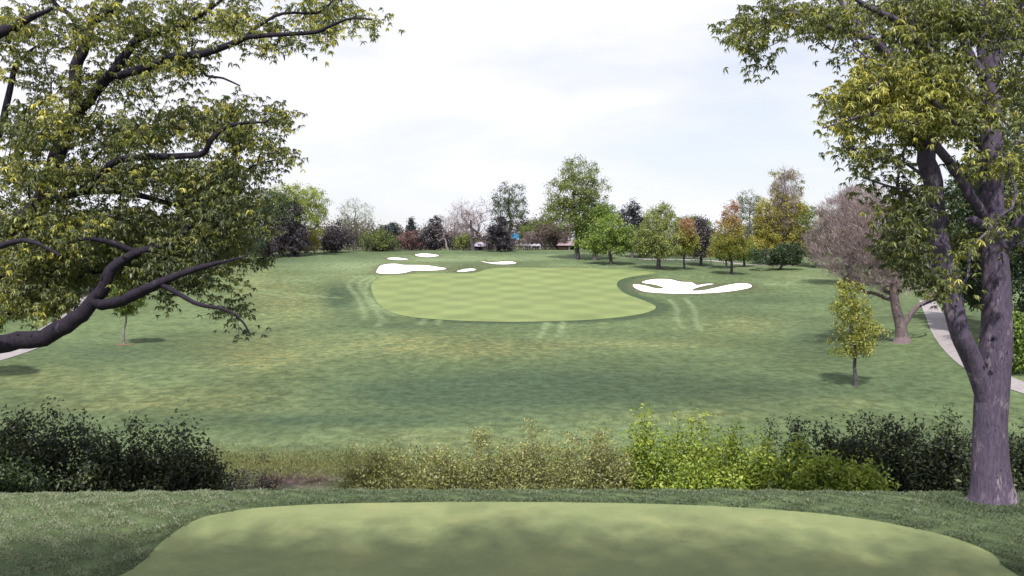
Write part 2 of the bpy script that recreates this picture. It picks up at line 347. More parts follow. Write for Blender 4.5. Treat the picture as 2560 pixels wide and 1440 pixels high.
# ------------------------------------------------------------------ ground sheet
def lines(*segs):
    out = [segs[0][0]]
    for a, b, s in segs: out += list(np.linspace(a, b, max(1, int(round((b - a) / s))) + 1)[1:])
    return np.array(out)
GX = lines((-1500, -300, 100), (-300, -120, 12), (-120, -60, 2.0), (-60, 60, 0.5), (60, 120, 2.0), (120, 300, 12), (300, 1500, 100))
GY = lines((-60, 8, 4), (8, 30, 0.5), (30, 100, 1.2), (100, 245, 0.8), (245, 300, 3), (300, 500, 20), (500, 3000, 250))
gx, gy = np.meshgrid(GX, GY); gz = H(gx, gy)
GV = np.stack([gx, gy, gz], -1).reshape(-1, 3); nx, ny = len(GX), len(GY)
ii = (np.arange(ny - 1)[:, None] * nx + np.arange(nx - 1)[None]).ravel()
GF = np.stack([ii, ii + 1, ii + nx + 1, ii + nx], 1)
P2 = GV[:, :2]; ppx, ppy = proj(GV)
def blob(cx, cy, rx, ry, a=0.0):
    u = (ppx - cx); v = (ppy - cy); ca, sa = math.cos(a), math.sin(a)
    return np.exp(-((u * ca + v * sa) / rx) ** 2 - ((-u * sa + v * ca) / ry) ** 2) * (GV[:, 1] > 22)
dry = sum(w * blob(*b) for w, b in [(1.0, (650, 890, 150, 45)), (.8, (720, 760, 110, 50)), (.7, (640, 700, 90, 30)), (.6, (500, 1000, 330, 30)), (.9, (1040, 860, 190, 26)), (.6, (1240, 880, 200, 24)), (.6, (1560, 860, 260, 14)),
      (.7, (1860, 815, 110, 22)), (.5, (2000, 1000, 200, 14)), (.5, (250, 1010, 130, 16)), (.5, (880, 700, 60, 20)), (.6, (2150, 1010, 60, 8)), (.5, (120, 950, 200, 30)), (.6, (1700, 1040, 300, 16)), (.5, (1100, 1100, 250, 25)), (1.2, (740, 1165, 150, 14)), (.4, (1980, 690, 70, 14))])
lush_shade = sum(w * blob(*b) for w, b in [(1.0, (1500, 965, 380, 60)), (.9, (1050, 985, 330, 50)), (.5, (600, 1060, 420, 30)), (.6, (1900, 980, 300, 40)), (.7, (300, 880, 230, 30)), (1.3, (850, 740, 45, 34)), (.6, (1000, 815, 160, 10)), (.6, (2050, 860, 150, 60)), (.6, (1900, 750, 200, 16)), (.7, (700, 650, 110, 12)), (.7, (900, 652, 80, 8)), (.5, (2300, 960, 150, 60)),  # darker grass, plus slope and bank shade painted into the colour
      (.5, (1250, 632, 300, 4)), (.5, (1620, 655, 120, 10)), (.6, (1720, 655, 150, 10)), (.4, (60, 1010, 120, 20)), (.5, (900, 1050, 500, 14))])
sf = sdf(P2, fair_w)
sb = np.min([sdf(P2, b) for b in bunk_w], 0)
st = sdf(P2, tee_w)
lush_shade = lush_shade + 1.1 * ss(4.0, 0.6, sf) * (P2[:, 0] > -14) * (P2[:, 1] < 175)  # dark collar grass, with the shaded front bank painted in
brown = ss(2.6, 0.3, sb) * 0.8
brown = np.maximum(brown, 0.5 * np.clip(blob(1060, 658, 90, 4) + blob(1400, 668, 60, 4) + blob(1160, 668, 50, 4), 0, 1))
pale = np.clip(blob(1180, 647, 220, 7) + .6 * blob(830, 670, 130, 14) + .6 * blob(1980, 700, 100, 14) + .5 * blob(1500, 664, 300, 5) + blob(1420, 640, 140, 5) * .7 + blob(1100, 620 + 32, 60, 3) + .6 * blob(700, 700, 160, 10) + .7 * blob(900, 660, 90, 10) + .5 * blob(1900, 672, 160, 6) + .5 * blob(700, 1120, 500, 30), 0, 1) * .8
TRACKS = [[(905, 688), (880, 700), (872, 715), (890, 738), (905, 765), (912, 800)], [(930, 690), (900, 705), (905, 725), (925, 755), (950, 790), (965, 805)], [(945, 690), (915, 712), (922, 742), (945, 768), (990, 790)],
          [(1366, 806), (1360, 825), (1348, 845)], [(1408, 804), (1404, 822), (1396, 842)], [(1672, 748), (1692, 770), (1693, 800), (1710, 822)], [(1712, 745), (1735, 772), (1740, 805), (1752, 826)],
          [(520, 711), (640, 722), (760, 738), (850, 745)], [(520, 722), (640, 730), (740, 748)], [(1905, 706), (1930, 712), (1950, 705)], [(1935, 710), (1960, 714), (1975, 704)], [(958, 795), (945, 815)], [(1060, 798), (1052, 812)], [(1098, 800), (1094, 812)]]
trk = np.zeros(len(P2))
for t in TRACKS:
    w = hit(*densify(t, 4, False).T)[:, :2]; trk = np.maximum(trk, ss(0.65, 0.15, pdist(P2, w)))
pale = np.maximum(pale, trk * .9)
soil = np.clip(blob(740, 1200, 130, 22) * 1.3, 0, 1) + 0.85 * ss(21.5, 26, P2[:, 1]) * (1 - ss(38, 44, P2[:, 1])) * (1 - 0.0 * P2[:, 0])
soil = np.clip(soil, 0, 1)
ground = mk('ground', GV, GF, M['ground'], smooth=True, attrs=dict(dry=np.clip(dry, 0, 1), lush_shade=np.clip(lush_shade, 0, 1), pale=np.clip(pale, 0, 1), brown=np.clip(brown, 0, 1), soil=soil))
struct(ground, 'rolling green and yellowish rough grass of the valley and hill')

def drape(name, poly, mat, lift, label):
    bm = bmesh.new(); vs_ = [bm.verts.new((x, y, 0)) for x, y in poly]; bm.faces.new(vs_)
    lo, hi = poly.min(0), poly.max(0)
    for ax, G in ((0, GX), (1, GY)):
        for g in G[(G > lo[ax]) & (G < hi[ax])]:
            no = (1, 0, 0) if ax == 0 else (0, 1, 0); co = (g, 0, 0) if ax == 0 else (0, g, 0)
            bmesh.ops.bisect_plane(bm, geom=bm.verts[:] + bm.edges[:] + bm.faces[:], plane_co=co, plane_no=no, dist=1e-5)
    bmesh.ops.triangulate(bm, faces=bm.faces[:])
    P = np.array([v.co[:2] for v in bm.verts]); z = H(P[:, 0], P[:, 1]) + lift
    for v, zz in zip(bm.verts, z): v.co.z = zz
    bmesh.ops.recalc_face_normals(bm, faces=bm.faces[:])
    me = bpy.data.meshes.new(name); bm.to_mesh(me); bm.free()
    for p in me.polygons: p.use_smooth = True
    me.materials.append(mat); o = bpy.data.objects.new(name, me); col.objects.link(o)
    if len(me.polygons) and sum(p.normal.z for p in me.polygons) < 0: me.flip_normals()
    return struct(o, label)
drape('fairway', fair_w, M['fairway'], 0.03, 'pale mown fairway with a checkered mowing pattern')
BL = ['long white sand bunker beside the top of the fairway', 'thin white sand bunker below the pale sparse tree', 'small white sand bunker highest on the hill', 'small white sand wedge between the long bunker and the fairway',
      'narrow curved white sand bunker beyond the fairway', 'large white sand bunker with two grass fingers']
for b, l in zip(bunk_w, BL): drape('bunker', b, M['sand'], 0.06, l)
drape('tee', tee_w, M['tee'], 0.012, 'smooth mown tee in the foreground')
def ribbon(name, pxs, width, label, world=None):
    c = (hit(*densify(pxs, 3, False).T)[:, :2] if world is None else densify(world, 3, False))
    t = unit(np.gradient(c, axis=0)); n = np.stack([-t[:, 1], t[:, 0]], 1) * width / 2
    return drape(name, np.vstack([c + n, (c - n)[::-1]]), M['path'], 0.05, label)
ribbon('path', [(-200, 960), (-80, 912), (20, 880), (100, 848), (165, 808), (200, 780), (212, 758), (200, 738)], 3.6, 'pale cart path curving along the wooded edge by the spreading oak limb')
ribbon('path', [(2318, 752), (2338, 790), (2368, 845), (2420, 900), (2480, 938), (2560, 972), (2680, 1010)], 2.5, 'pale cart path descending behind the forked oak trunk')
ribbon('path', [(1600, 648), (1690, 649), (1770, 651), (1830, 658), (1895, 663), (1990, 664)], 2.8, 'thin far cart path beyond the ornamental trees')

# ------------------------------------------------------------------ tree machinery
class Skel:
    def __init__(s): s.p = []; s.par = []; s.r = []
    def add(s, p, par, r=0.0): s.p.append(np.asarray(p, float)); s.par.append(par); s.r.append(r); return len(s.p) - 1
    def chain(s, pts, rad, par=-1, sub=3, snap=True):
        """polyline with radii; starts from node par, or from the nearest node"""
        pts = np.asarray(pts, float)
        if par < 0 and len(s.p) and snap:
            P = np.array(s.p); par = int(np.argmin(np.linalg.norm(P - pts[0], axis=1)))
        rad = np.interp(np.arange(len(pts)), np.linspace(0, len(pts) - 1, len(rad)), rad)
        Q = densify(np.column_stack([pts, rad]), sub, False)
        for i, q in enumerate(Q):
            if i == 0 and par >= 0: continue
            par = s.add(q[:3] + (rng.normal(0, q[3] * 0.10, 3) if sub > 1 and q[3] < .2 else 0), par, q[3])
        return par
    def grow(s, T, step, wob=0.12, up=0.5, droop=0.0):
        """connect every target to the skeleton by a curved path; returns node ids of the tips"""
        order = np.argsort(np.linalg.norm(T - s.p[0], axis=1) + rng.normal(0, 0.3, len(T))); tips = np.zeros(len(T), int)
        cap = len(s.p) + 40 * len(T); P = np.zeros((cap, 3)); n = len(s.p); P[:n] = s.p
        for k in order:
            t = T[k]; d = t - P[:n]; hz = np.linalg.norm(d[:, :2], axis=1); dist = np.linalg.norm(d, axis=1)
            cost = dist + up * np.maximum(0, hz * 0.35 - d[:, 2])
            j = int(np.argmin(cost)); p0 = P[j].copy(); L_ = max(dist[j], 1e-3); ns = int(min(30, max(2, L_ / step)))
            g = s.p[j] - s.p[s.par[j]] if s.par[j] >= 0 else np.array([0, 0, 1.]); g = g / max(np.linalg.norm(g), 1e-6)
            c1 = p0 + g * L_ * 0.35 + np.array([0, 0, 0.12 * L_]); par = j; off = rng.normal(0, wob * L_, 3)
            for i in range(1, ns + 1):
                u = i / ns; q = (1 - u) ** 2 * p0 + 2 * u * (1 - u) * c1 + u * u * t + off * math.sin(math.pi * u) + rng.normal(0, wob * step * 0.6, 3) * (i < ns)
                par = s.add(q, par); P[n] = q; n += 1
            tips[k] = par
        return tips
    def radii(s, r0, rmin, power=0.5):
        n = len(s.p); cnt = np.ones(n); par = np.array(s.par)
        haskid = np.zeros(n, bool); haskid[par[par >= 0]] = True; cnt[haskid] = 0
        for i in range(n - 1, 0, -1):
            if par[i] >= 0: cnt[par[i]] += cnt[i]
        r = np.maximum(rmin, r0 * (cnt / cnt.max()) ** power); given = np.array(s.r)
        r = np.where(given > 0, given, r)
        for i in range(n):
            if par[i] >= 0: r[i] = min(r[i], r[par[i]])
        s.rr = r; s.cnt = cnt; return r
    def mesh(s, name, mat, parent, origin, sides=(10, 6, 4, 3), cuts=(0.12, 0.04, 0.015), ref=(0.15, 1.0, 0.1), keep=None, lump=0.0):
        P = np.array(s.p); par = np.array(s.par); r = s.rr; n = len(P)
        main = np.full(n, -1)
        for i in range(n):
            p = par[i]
            if p >= 0 and (main[p] < 0 or r[i] > r[main[p]] + 1e-9): main[p] = i
        din = np.zeros((n, 3)); m = par >= 0; din[m] = unit(P[m] - P[par[m]]); dout = np.where((main >= 0)[:, None], unit(P[main] - P), 0)
        d = unit(din + dout); edges = np.where(m)[0]
        if keep is not None: edges = edges[keep[edges]]
        V = []; F = []; off = 0; rf = np.asarray(ref, float)
        cls = np.digitize(-r[edges], [-c for c in cuts])
        for ci, k in enumerate(sides):
            e = edges[cls == ci]
            if not len(e): continue
            p = par[e]; ismain = main[p] == e
            dirp = np.where(ismain[:, None], d[p], din[e]); rp = np.where(ismain, r[p], np.minimum(r[p], r[e] * 1.25)); ang = np.arange(k) * 2 * math.pi / k
            def ring(c, dr, rad):
                u = unit(np.cross(dr, rf)); v = np.cross(dr, u)
                if lump and ci == 0:
                    z = c[:, 2:3] - s.p[0][2]; fl = np.exp(-np.maximum(z, 0) / 0.45)
                    rad = rad[:, None] * (1 + lump * (0.5 * np.sin(2 * ang + z * 1.1) + 0.5 * np.sin(3 * ang - z * 1.9 + 1) + .35 * np.sin(7 * ang + 2.3 * z) + .25 * np.sin(5 * z + 2 * ang)) + fl * (0.07 * np.sin(5 * ang + .7) + .04 * np.sin(3 * ang)))
                    return c[:, None] + rad[:, :, None] * (np.cos(ang)[None, :, None] * u[:, None] + np.sin(ang)[None, :, None] * v[:, None])
                return c[:, None] + rad[:, None, None] * (np.cos(ang)[None, :, None] * u[:, None] + np.sin(ang)[None, :, None] * v[:, None])
            A = ring(P[p], dirp, rp); B = ring(P[e], d[e], r[e]); V.append(np.concatenate([A, B], 1).reshape(-1, 3))
            b0 = off + np.arange(len(e))[:, None] * 2 * k; j = np.arange(k); j2 = (j + 1) % k
            F.append(np.stack([b0 + j, b0 + j2, b0 + k + j2, b0 + k + j], -1).reshape(-1, 4)); off += len(e) * 2 * k
        return mk(name, np.concatenate(V), F, mat, parent, origin, smooth=True)

def leaves(name, B, D, Ln, W, tint, mat, parent, origin, fold=0.22, droop=0.15, tint_z=None):
    """two folded triangles a leaf"""
    n = len(B); D = unit(D); s_ = unit(np.cross(D, unit(rng.normal(size=(n, 3)) + [0, 0, 0.8]))); nr = np.cross(s_, D)
    Ln = np.asarray(Ln)[:, None]; W = np.asarray(W)[:, None]
    a = B; tip = B + D * Ln - np.array([0, 0, 1.]) * Ln * droop; l = B + D * Ln * 0.5 + s_ * W / 2 + nr * W * fold; r_ = B + D * Ln * 0.5 - s_ * W / 2 + nr * W * fold
    V = np.stack([a, l, tip, r_], 1).reshape(-1, 3); b = np.arange(n)[:, None] * 4
    F = np.concatenate([b + [0, 2, 1], b + [0, 3, 2]])
    return mk(name, V, F, mat, parent, origin, tint=np.repeat(np.clip(tint, 0, 1), 4))
def rdir(n, z=0.0):
    return unit(rng.normal(size=(n, 3)) + [0, 0, z])

def in_ell(n, ells, Y, depth=1.0, bias=0.42):
    """n targets inside ellipses given in photo pixels (cx,cy,rx,ry[,weight]) standing at distance Y"""
    E = np.array([(*e[:4], e[4] if len(e) > 4 else 1.0) for e in ells], float); w = E[:, 2] * E[:, 3] * E[:, 4]; k = rng.choice(len(E), n, p=w / w.sum())
    u = rdir(n) * (rng.random(n) ** bias)[:, None]; s = Y / FPX
    y = Y + u[:, 1] * E[k, 2] * s * depth
    return PX(E[k, 0] + u[:, 0] * E[k, 2], E[k, 1] - u[:, 2] * E[k, 3], y), u[:, 2]

def tree(name, px, py, ells, mat, label, cat='tree', Y=None, group=None, nt=110, per=50, leaf=0.42, rc=0.75, trunk=10, bark='bark_far', split=0.35, up=0.5,
         depth=1.0, twiggy=False, lean=0.0, ztint=False, aspect=0.6, crown='crown', zlift=0.0, tb=0.5, limbr=None, bias=0.34, forks=None):
    if Y is None:
        base = hit([px], [py])[0]
    else:
        base = PX(px, py, np.array(float(Y))); base[2] = H(base[0], base[1]) - 0.02
    s = base[1] / FPX; base = base - [0, 0, 0.05]
    t = thing(name, base, label, cat, group)
    ells = [(e[0], e[1], e[2] * 1.10, e[3] * 1.07, *e[4:]) for e in ells]; nt = int(nt * 1.25)
    cy0 = max(e[1] + e[3] for e in ells); cy1 = min(e[1] - e[3] for e in ells); e0 = max(ells, key=lambda e: e[2] * e[3])
    top = PX(e0[0] + lean * 0, cy0 + (cy1 - cy0) * (0.35 + 0.5 * (1 - split)), np.array(base[1]))
    sk = Skel(); r0 = trunk * s / 2; ht = max(top[2] - base[2], 0.6)
    k = 7; pts = [base + (top - base) * (i / k) + np.array([math.sin(i * 1.7 + px) * 0.02 * ht, math.cos(i * 1.3 + px) * 0.02 * ht, 0]) * (i > 0) for i in range(k + 1)]
    sk.add(pts[0] - [0, 0, 0.1], -1, r0 * 1.45); sk.add(pts[0] + [0, 0, ht * .04], 0, r0 * 1.1)
    if forks:
        for fp, fr in forks:
            sk.chain(PX(np.array([q[0] for q in fp]), np.array([q[1] for q in fp]), np.full(len(fp), base[1])), [x * s / 2 for x in fr], par=1 if fp is forks[0][0] else -1, sub=3)
    else: sk.chain(pts[1:], [r0, r0 * 0.45], par=1, sub=2)
    T, uz = in_ell(nt, ells, base[1], depth, bias); T[:, 2] = np.maximum(T[:, 2], H(T[:, 0], T[:, 1]) + 0.3 + rng.random(len(T)) * .8)
    tips = sk.grow(T, max(0.35, 9 * s), up=up); sk.radii(r0 * 0.6 if limbr is None else limbr * s, 0.010 + 0.10 * s if not twiggy else 0.012 + 0.16 * s, 0.55)
    sk.mesh('trunk', M[bark], t, base, sides=(8, 5, 4, 3), cuts=(0.15, 0.06, 0.03))
    n = nt * per; c = np.repeat(T, per, 0); rcl = np.repeat(rng.uniform(0.6, 1.3, nt), per)[:, None]
    B = c + rng.normal(size=(n, 3)) * rc * 0.5 * rcl * [1, 1, 0.8]
    if twiggy:
        # thin upright twigs: parts of the crown
        D = unit(rng.normal(size=(n, 3)) * 0.7 + unit(B - sk.p[3]) * 1.0 + [0, 0, 0.5]); tl = leaf * rng.uniform(1.2, 3.0, n)
        leaves(crown, B, D, tl, np.full(n, leaf * 0.16), np.repeat(rng.random(nt) * 0.5, per) + rng.random(n) * 0.5, M[mat], t, base, 0.1, 0)
    else:
        zt = (B[:, 2] - B[:, 2].min()) / np.ptp(B[:, 2])
        tn = (zt * 1.05 - 0.1 + rng.normal(0, 0.13, n)) if ztint else (tb - 0.5 + np.repeat(rng.uniform(0.1, 0.75, nt), per) + rng.normal(0, 0.15, n))
        ll = leaf * rng.uniform(0.7, 1.3, n)
        leaves(crown, B, rdir(n, -0.2), ll, ll * aspect, tn, M[mat], t, base)
    return t

# ------------------------------------------------------------------ far trees
T_ = tree
# beyond the ridge and along the far side, from one side of the hill to the other
T_('willow_tree', 735, 640, [(745, 520, 78, 60), (775, 510, 45, 45), (700, 500, 45, 40), (780, 560, 35, 30, .5)], 'lime', 'round lime-green tree rising behind the plum trees', Y=235, nt=170, per=60, leaf=.40, trunk=12, rc=1.3)
T_('plum_tree', 672, 640, [(670, 575, 40, 62), (660, 610, 34, 34)], 'plum', 'purple-black plum tree half hidden by the spreading oak', nt=80, per=90, leaf=.40, trunk=7, rc=1.2)
T_('plum_tree', 730, 642, [(728, 572, 40, 62), (748, 604, 32, 38), (712, 606, 40, 36)], 'plum', 'dark purple plum tree standing clear on the slope below the lime-green tree', nt=110, per=90, leaf=.40, trunk=7, rc=1.2)
T_('maple_tree', 700, 644, [(700, 520, 44, 44), (655, 510, 30, 40), (730, 545, 40, 34)], 'darkgreen', 'dark green tree between the plum trees and the lime-green crown', Y=228, nt=110, per=60, leaf=.42, trunk=7, rc=1.2, tb=.75)
T_('bush', 786, 622, [(787, 598, 15, 26)], 'yellow', 'small bright yellow bush between the plum tree and the dark shrubs', 'bush', Y=245, nt=30, per=60, leaf=.4, trunk=3, rc=1.2, tb=.7)
T_('plum_tree', 840, 626, [(838, 590, 36, 34), (858, 600, 26, 26), (822, 605, 22, 22)], 'plum', 'low dark purple tree behind the pale sparse tree', Y=250, nt=80, per=80, leaf=.42, trunk=6, rc=1.3)
T_('young_tree', 888, 628, [(888, 530, 46, 34), (890, 560, 42, 24, .7)], 'pale', 'pale sparse tree with a white wrapped trunk foot', nt=130, per=16, leaf=.30, trunk=6, rc=1.2, split=.5)
T_('hedge_tree', 915, 622, [(925, 598, 50, 26), (960, 602, 40, 22)], 'olive', 'low dull green tree mass to the side of the sparse tree', Y=262, nt=80, per=60, leaf=.42, trunk=5, rc=1.4, tb=.2)
T_('pine_tree', 960, 622, [(965, 592, 32, 30), (945, 600, 30, 24)], 'conifer', 'broad dark pine with flat spreading layers', Y=268, nt=80, per=70, leaf=.42, trunk=6, rc=1.2)
T_('spruce_tree', 984, 618, [(984, 563, 6, 12), (984, 580, 14, 18), (984, 600, 22, 20)], 'conifer', 'pointed dark spruce, first of the pair above the red bush', Y=282, nt=60, per=60, leaf=.4, trunk=5, rc=.9)
T_('spruce_tree', 1029, 618, [(1029, 557, 4, 11), (1029, 575, 11, 17), (1030, 600, 17, 20)], 'conifer', 'pointed dark spruce just behind the red bush', Y=282, nt=60, per=60, leaf=.4, trunk=5, rc=.9)
T_('bush', 1022, 622, [(1022, 598, 24, 18), (1045, 606, 18, 14)], 'rust', 'dull red bush under the pair of spruces', 'bush', Y=262, nt=50, per=60, leaf=.4, trunk=3, rc=1.1, tb=.3)
T_('pine_tree', 1085, 622, [(1085, 572, 20, 28), (1078, 598, 32, 26), (1104, 606, 28, 18)], 'plum', 'ragged purple-dark pine beside the leaning bare trunk', Y=255, nt=110, per=80, leaf=.42, trunk=7, rc=1.1, tb=.55)
T_('bare_tree', 1140, 618, [(1135, 575, 38, 36), (1165, 572, 32, 38)], 'mauve', 'pinkish hazy bare tree behind the big bare tree', Y=290, nt=90, per=40, leaf=.5, trunk=5, rc=1.5, twiggy=True)
T_('bare_tree', 1120, 624, [(1108, 588, 18, 18), (1095, 578, 14, 14)], 'twig', 'leaning white-barked bare trunk', Y=248, nt=22, per=4, leaf=.3, trunk=5, bark='bark_pale', rc=.8, twiggy=True, split=.6)
T_('bush', 1158, 623, [(1158, 603, 24, 16)], 'olive', 'small olive bush at the foot of the big bare tree', 'bush', Y=256, nt=40, per=60, leaf=.38, trunk=3, rc=1.1, tb=.6)
T_('bare_tree', 1182, 627, [(1178, 535, 58, 38), (1200, 560, 30, 30), (1150, 545, 30, 28), (1212, 585, 22, 14, .5)], 'twig', 'big leafless tree with wide forking limbs', nt=190, per=9, leaf=.42, trunk=10, rc=1.0, twiggy=True, split=.75, limbr=3.6, bark='bark_far')
T_('pine_tree', 1245, 626, [(1248, 570, 22, 30), (1240, 600, 30, 26), (1265, 605, 24, 20)], 'plum', 'dark purple evergreen at the foot of the tall airy tree', Y=250, nt=100, per=80, leaf=.42, trunk=7, rc=1.1, tb=.5)
T_('ash_tree', 1277, 627, [(1275, 490, 40, 34), (1272, 530, 46, 32), (1292, 548, 30, 28, .6), (1255, 512, 28, 22)], 'darkgreen', 'tall airy dark-leafed tree above the blue canopy', nt=150, per=38, leaf=.36, trunk=8, rc=1.05, split=.2, tb=.85)
T_('redbud_tree', 1330, 622, [(1330, 598, 36, 20), (1360, 594, 30, 22)], 'mauve', 'purplish redbud behind the white awning', Y=275, nt=70, per=60, leaf=.4, trunk=5, rc=1.2, tb=.35)
T_('brown_tree', 1392, 622, [(1392, 590, 34, 28), (1370, 580, 30, 24)], 'brown', 'brownish tree over the pink-roofed house', Y=268, nt=90, per=60, leaf=.42, trunk=6, rc=1.3, tb=.6)
T_('pine_tree', 1345, 618, [(1345, 570, 22, 26), (1365, 560, 20, 20), (1330, 585, 20, 18)], 'olive', 'grey-green tree behind the redbud', Y=300, nt=70, per=60, leaf=.45, trunk=5, rc=1.3, tb=.3)
T_('brown_tree', 1312, 622, [(1312, 585, 18, 22)], 'olive', 'narrow olive tree right behind the blue canopy', Y=292, nt=40, per=60, leaf=.42, trunk=4, rc=1.1, tb=.4)
T_('cottonwood_tree', 1443, 648, [(1445, 430, 48, 38), (1432, 480, 62, 40), (1480, 480, 42, 42, .7), (1420, 540, 58, 42), (1470, 535, 50, 36), (1395, 520, 34, 30)], 'olive', 'tallest tree on the hill with a thick dark trunk', nt=330, per=55, leaf=.38, trunk=12, rc=1.15, split=.05, tb=.45)
T_('linden_tree', 1486, 650, [(1478, 545, 42, 36), (1490, 590, 44, 36), (1505, 530, 28, 30), (1452, 600, 24, 26, .6)], 'green', 'leafy green tree beside the tallest tree', nt=160, per=65, leaf=.38, trunk=9, rc=1.1)
T_('linden_tree', 1528, 661, [(1530, 575, 50, 38), (1520, 605, 60, 32), (1560, 600, 30, 32), (1490, 612, 26, 20)], 'green', 'rounded green tree with a forked trunk nearer the fairway', nt=190, per=65, leaf=.36, trunk=8, rc=1.05, tb=.6)
T_('pine_tree', 1580, 640, [(1580, 520, 20, 16), (1575, 545, 32, 24), (1590, 580, 34, 36)], 'conifer', 'blue-dark pine top behind the rounded green tree', Y=225, nt=90, per=60, leaf=.42, trunk=7, rc=.9, tb=.7)
T_('maple_tree', 1600, 645, [(1610, 590, 34, 44)], 'olive', 'dull olive tree in the gap behind the oval tree', Y=232, nt=80, per=60, leaf=.42, trunk=6, rc=1.2, tb=.4)
T_('maple_tree', 1646, 673, [(1648, 545, 36, 38), (1645, 590, 56, 42), (1650, 620, 52, 26), (1610, 605, 30, 30)], 'olive', 'wide olive oval tree with a short grey trunk', nt=210, per=65, leaf=.34, trunk=10, rc=1.0, tb=.65)
T_('maple_tree', 1711, 673, [(1712, 575, 24, 28), (1712, 605, 36, 28), (1710, 622, 38, 18)], 'redtop', 'small tree with reddish crown beside the oval tree', nt=110, per=60, leaf=.32, trunk=5, rc=.85, ztint=True)
T_('plum_tree', 1752, 652, [(1752, 580, 32, 32), (1745, 615, 34, 28)], 'plum', 'dark rounded tree between the two red-topped trees', Y=215, nt=100, per=70, leaf=.42, trunk=7, rc=1.1, tb=.85)
T_('maple_tree', 1735, 640, [(1740, 566, 40, 22), (1715, 560, 30, 20)], 'green', 'low green crown just above the dark rounded tree', Y=250, nt=70, per=60, leaf=.45, trunk=6, rc=1.3, tb=.3)
T_('young_tree', 1777, 672, [(1778, 628, 10, 16)], 'yellow', 'thin staked young tree in front of the far path', nt=18, per=30, leaf=.22, trunk=2.5, rc=.5)
T_('maple_tree', 1816, 671, [(1812, 615, 32, 34)], 'olive', 'small olive tree behind the tall red-topped tree', nt=70, per=55, leaf=.34, trunk=5, rc=.9, tb=.6)
T_('maple_tree', 1861, 667, [(1860, 625, 26, 26)], 'green', 'small green tree by the far cart path', nt=60, per=55, leaf=.34, trunk=6, rc=.9, tb=.4)
T_('maple_tree', 1829, 685, [(1828, 535, 20, 30), (1828, 575, 38, 32), (1828, 612, 50, 30), (1828, 632, 52, 18)], 'redtop', 'tall pointed tree, red at the top and yellow-green below, above the large bunker', nt=210, per=65, leaf=.30, trunk=6.5, rc=.85, ztint=True)
T_('poplar_tree', 1872, 650, [(1872, 505, 28, 26), (1875, 550, 30, 36), (1880, 600, 30, 36)], 'pale', 'pale green poplar behind the red-topped tree', Y=240, nt=100, per=45, leaf=.4, trunk=6, rc=1.2, tb=.35)
T_('maple_tree', 1945, 662, [(1925, 550, 40, 55), (1965, 535, 48, 52), (1996, 560, 32, 50), (1960, 605, 62, 42), (1915, 600, 36, 36)], 'yellow', 'broad golden-leafed maple under the tall twiggy tree', nt=380, per=75, leaf=.38, trunk=9, rc=1.1, tb=.62)
T_('poplar_tree', 1962, 655, [(1965, 455, 34, 34), (1960, 500, 42, 44), (1955, 550, 44, 50)], 'mauve', 'tall round-topped twiggy tree behind the golden maple', Y=222, nt=190, per=26, leaf=.42, trunk=8, rc=1.0, twiggy=True)
T_('poplar_tree', 1966, 653, [(1965, 436, 38, 14), (1940, 470, 16, 26), (1998, 470, 12, 24)], 'yellow', 'golden rim of new leaves on a tall tree behind the twiggy one', Y=226, nt=70, per=30, leaf=.34, trunk=5, rc=.8, tb=.35)
T_('undergrowth_tree', 1950, 664, [(1925, 640, 45, 18), (1975, 632, 40, 26)], 'darkgreen', 'low dark tree below the golden maple', Y=205, nt=90, per=70, leaf=.4, trunk=6, rc=1.0)
T_('brown_tree', 2040, 660, [(2030, 560, 40, 40), (2055, 610, 46, 44)], 'olive', 'hazy olive tree beyond the pink bare tree', Y=215, nt=100, per=50, leaf=.42, trunk=7, rc=1.2, tb=.3)
T_('bare_tree', 2130, 668, [(2110, 560, 70, 60), (2150, 530, 60, 56), (2080, 600, 60, 50), (2170, 610, 60, 50)], 'mauve', 'broad pinkish twig-crowned tree on the far rise', Y=165, nt=300, per=80, leaf=.42, trunk=9, rc=1.1, twiggy=True)
T_('bare_tree', 2255, 856, [(2180, 600, 110, 90), (2120, 640, 90, 60), (2220, 560, 90, 80), (2260, 680, 70, 60), (2180, 700, 90, 50), (2150, 530, 80, 60)], 'mauve', 'old pink-barked bare tree with a forked twin trunk beside the cart path', nt=430, per=46, leaf=.26, trunk=36, rc=.85, twiggy=True, split=.85, bark='bark_mid', limbr=11,
   forks=[([(2255, 850), (2252, 815), (2240, 770), (2234, 725), (2240, 690), (2225, 640), (2190, 590), (2150, 560)], [34, 28, 23, 20, 16, 12, 8, 5]), ([(2254, 822), (2272, 792), (2295, 765), (2318, 752), (2350, 700), (2360, 640)], [16, 14, 12, 10, 7, 5]),
          ([(2240, 690), (2200, 680), (2150, 650), (2090, 640)], [13, 10, 7, 4]), ([(2225, 640), (2250, 590), (2240, 530), (2260, 470)], [13, 9, 6, 4])])
T_('young_tree', 2140, 966, [(2125, 730, 34, 34), (2125, 775, 50, 34), (2140, 820, 56, 30), (2130, 865, 60, 24), (2180, 830, 34, 20, .6)], 'ygreen', 'young yellow-leaved tree alone on the grass by the forked oak', nt=210, per=24, leaf=.19, trunk=9, rc=.42, split=.0, tb=.5)
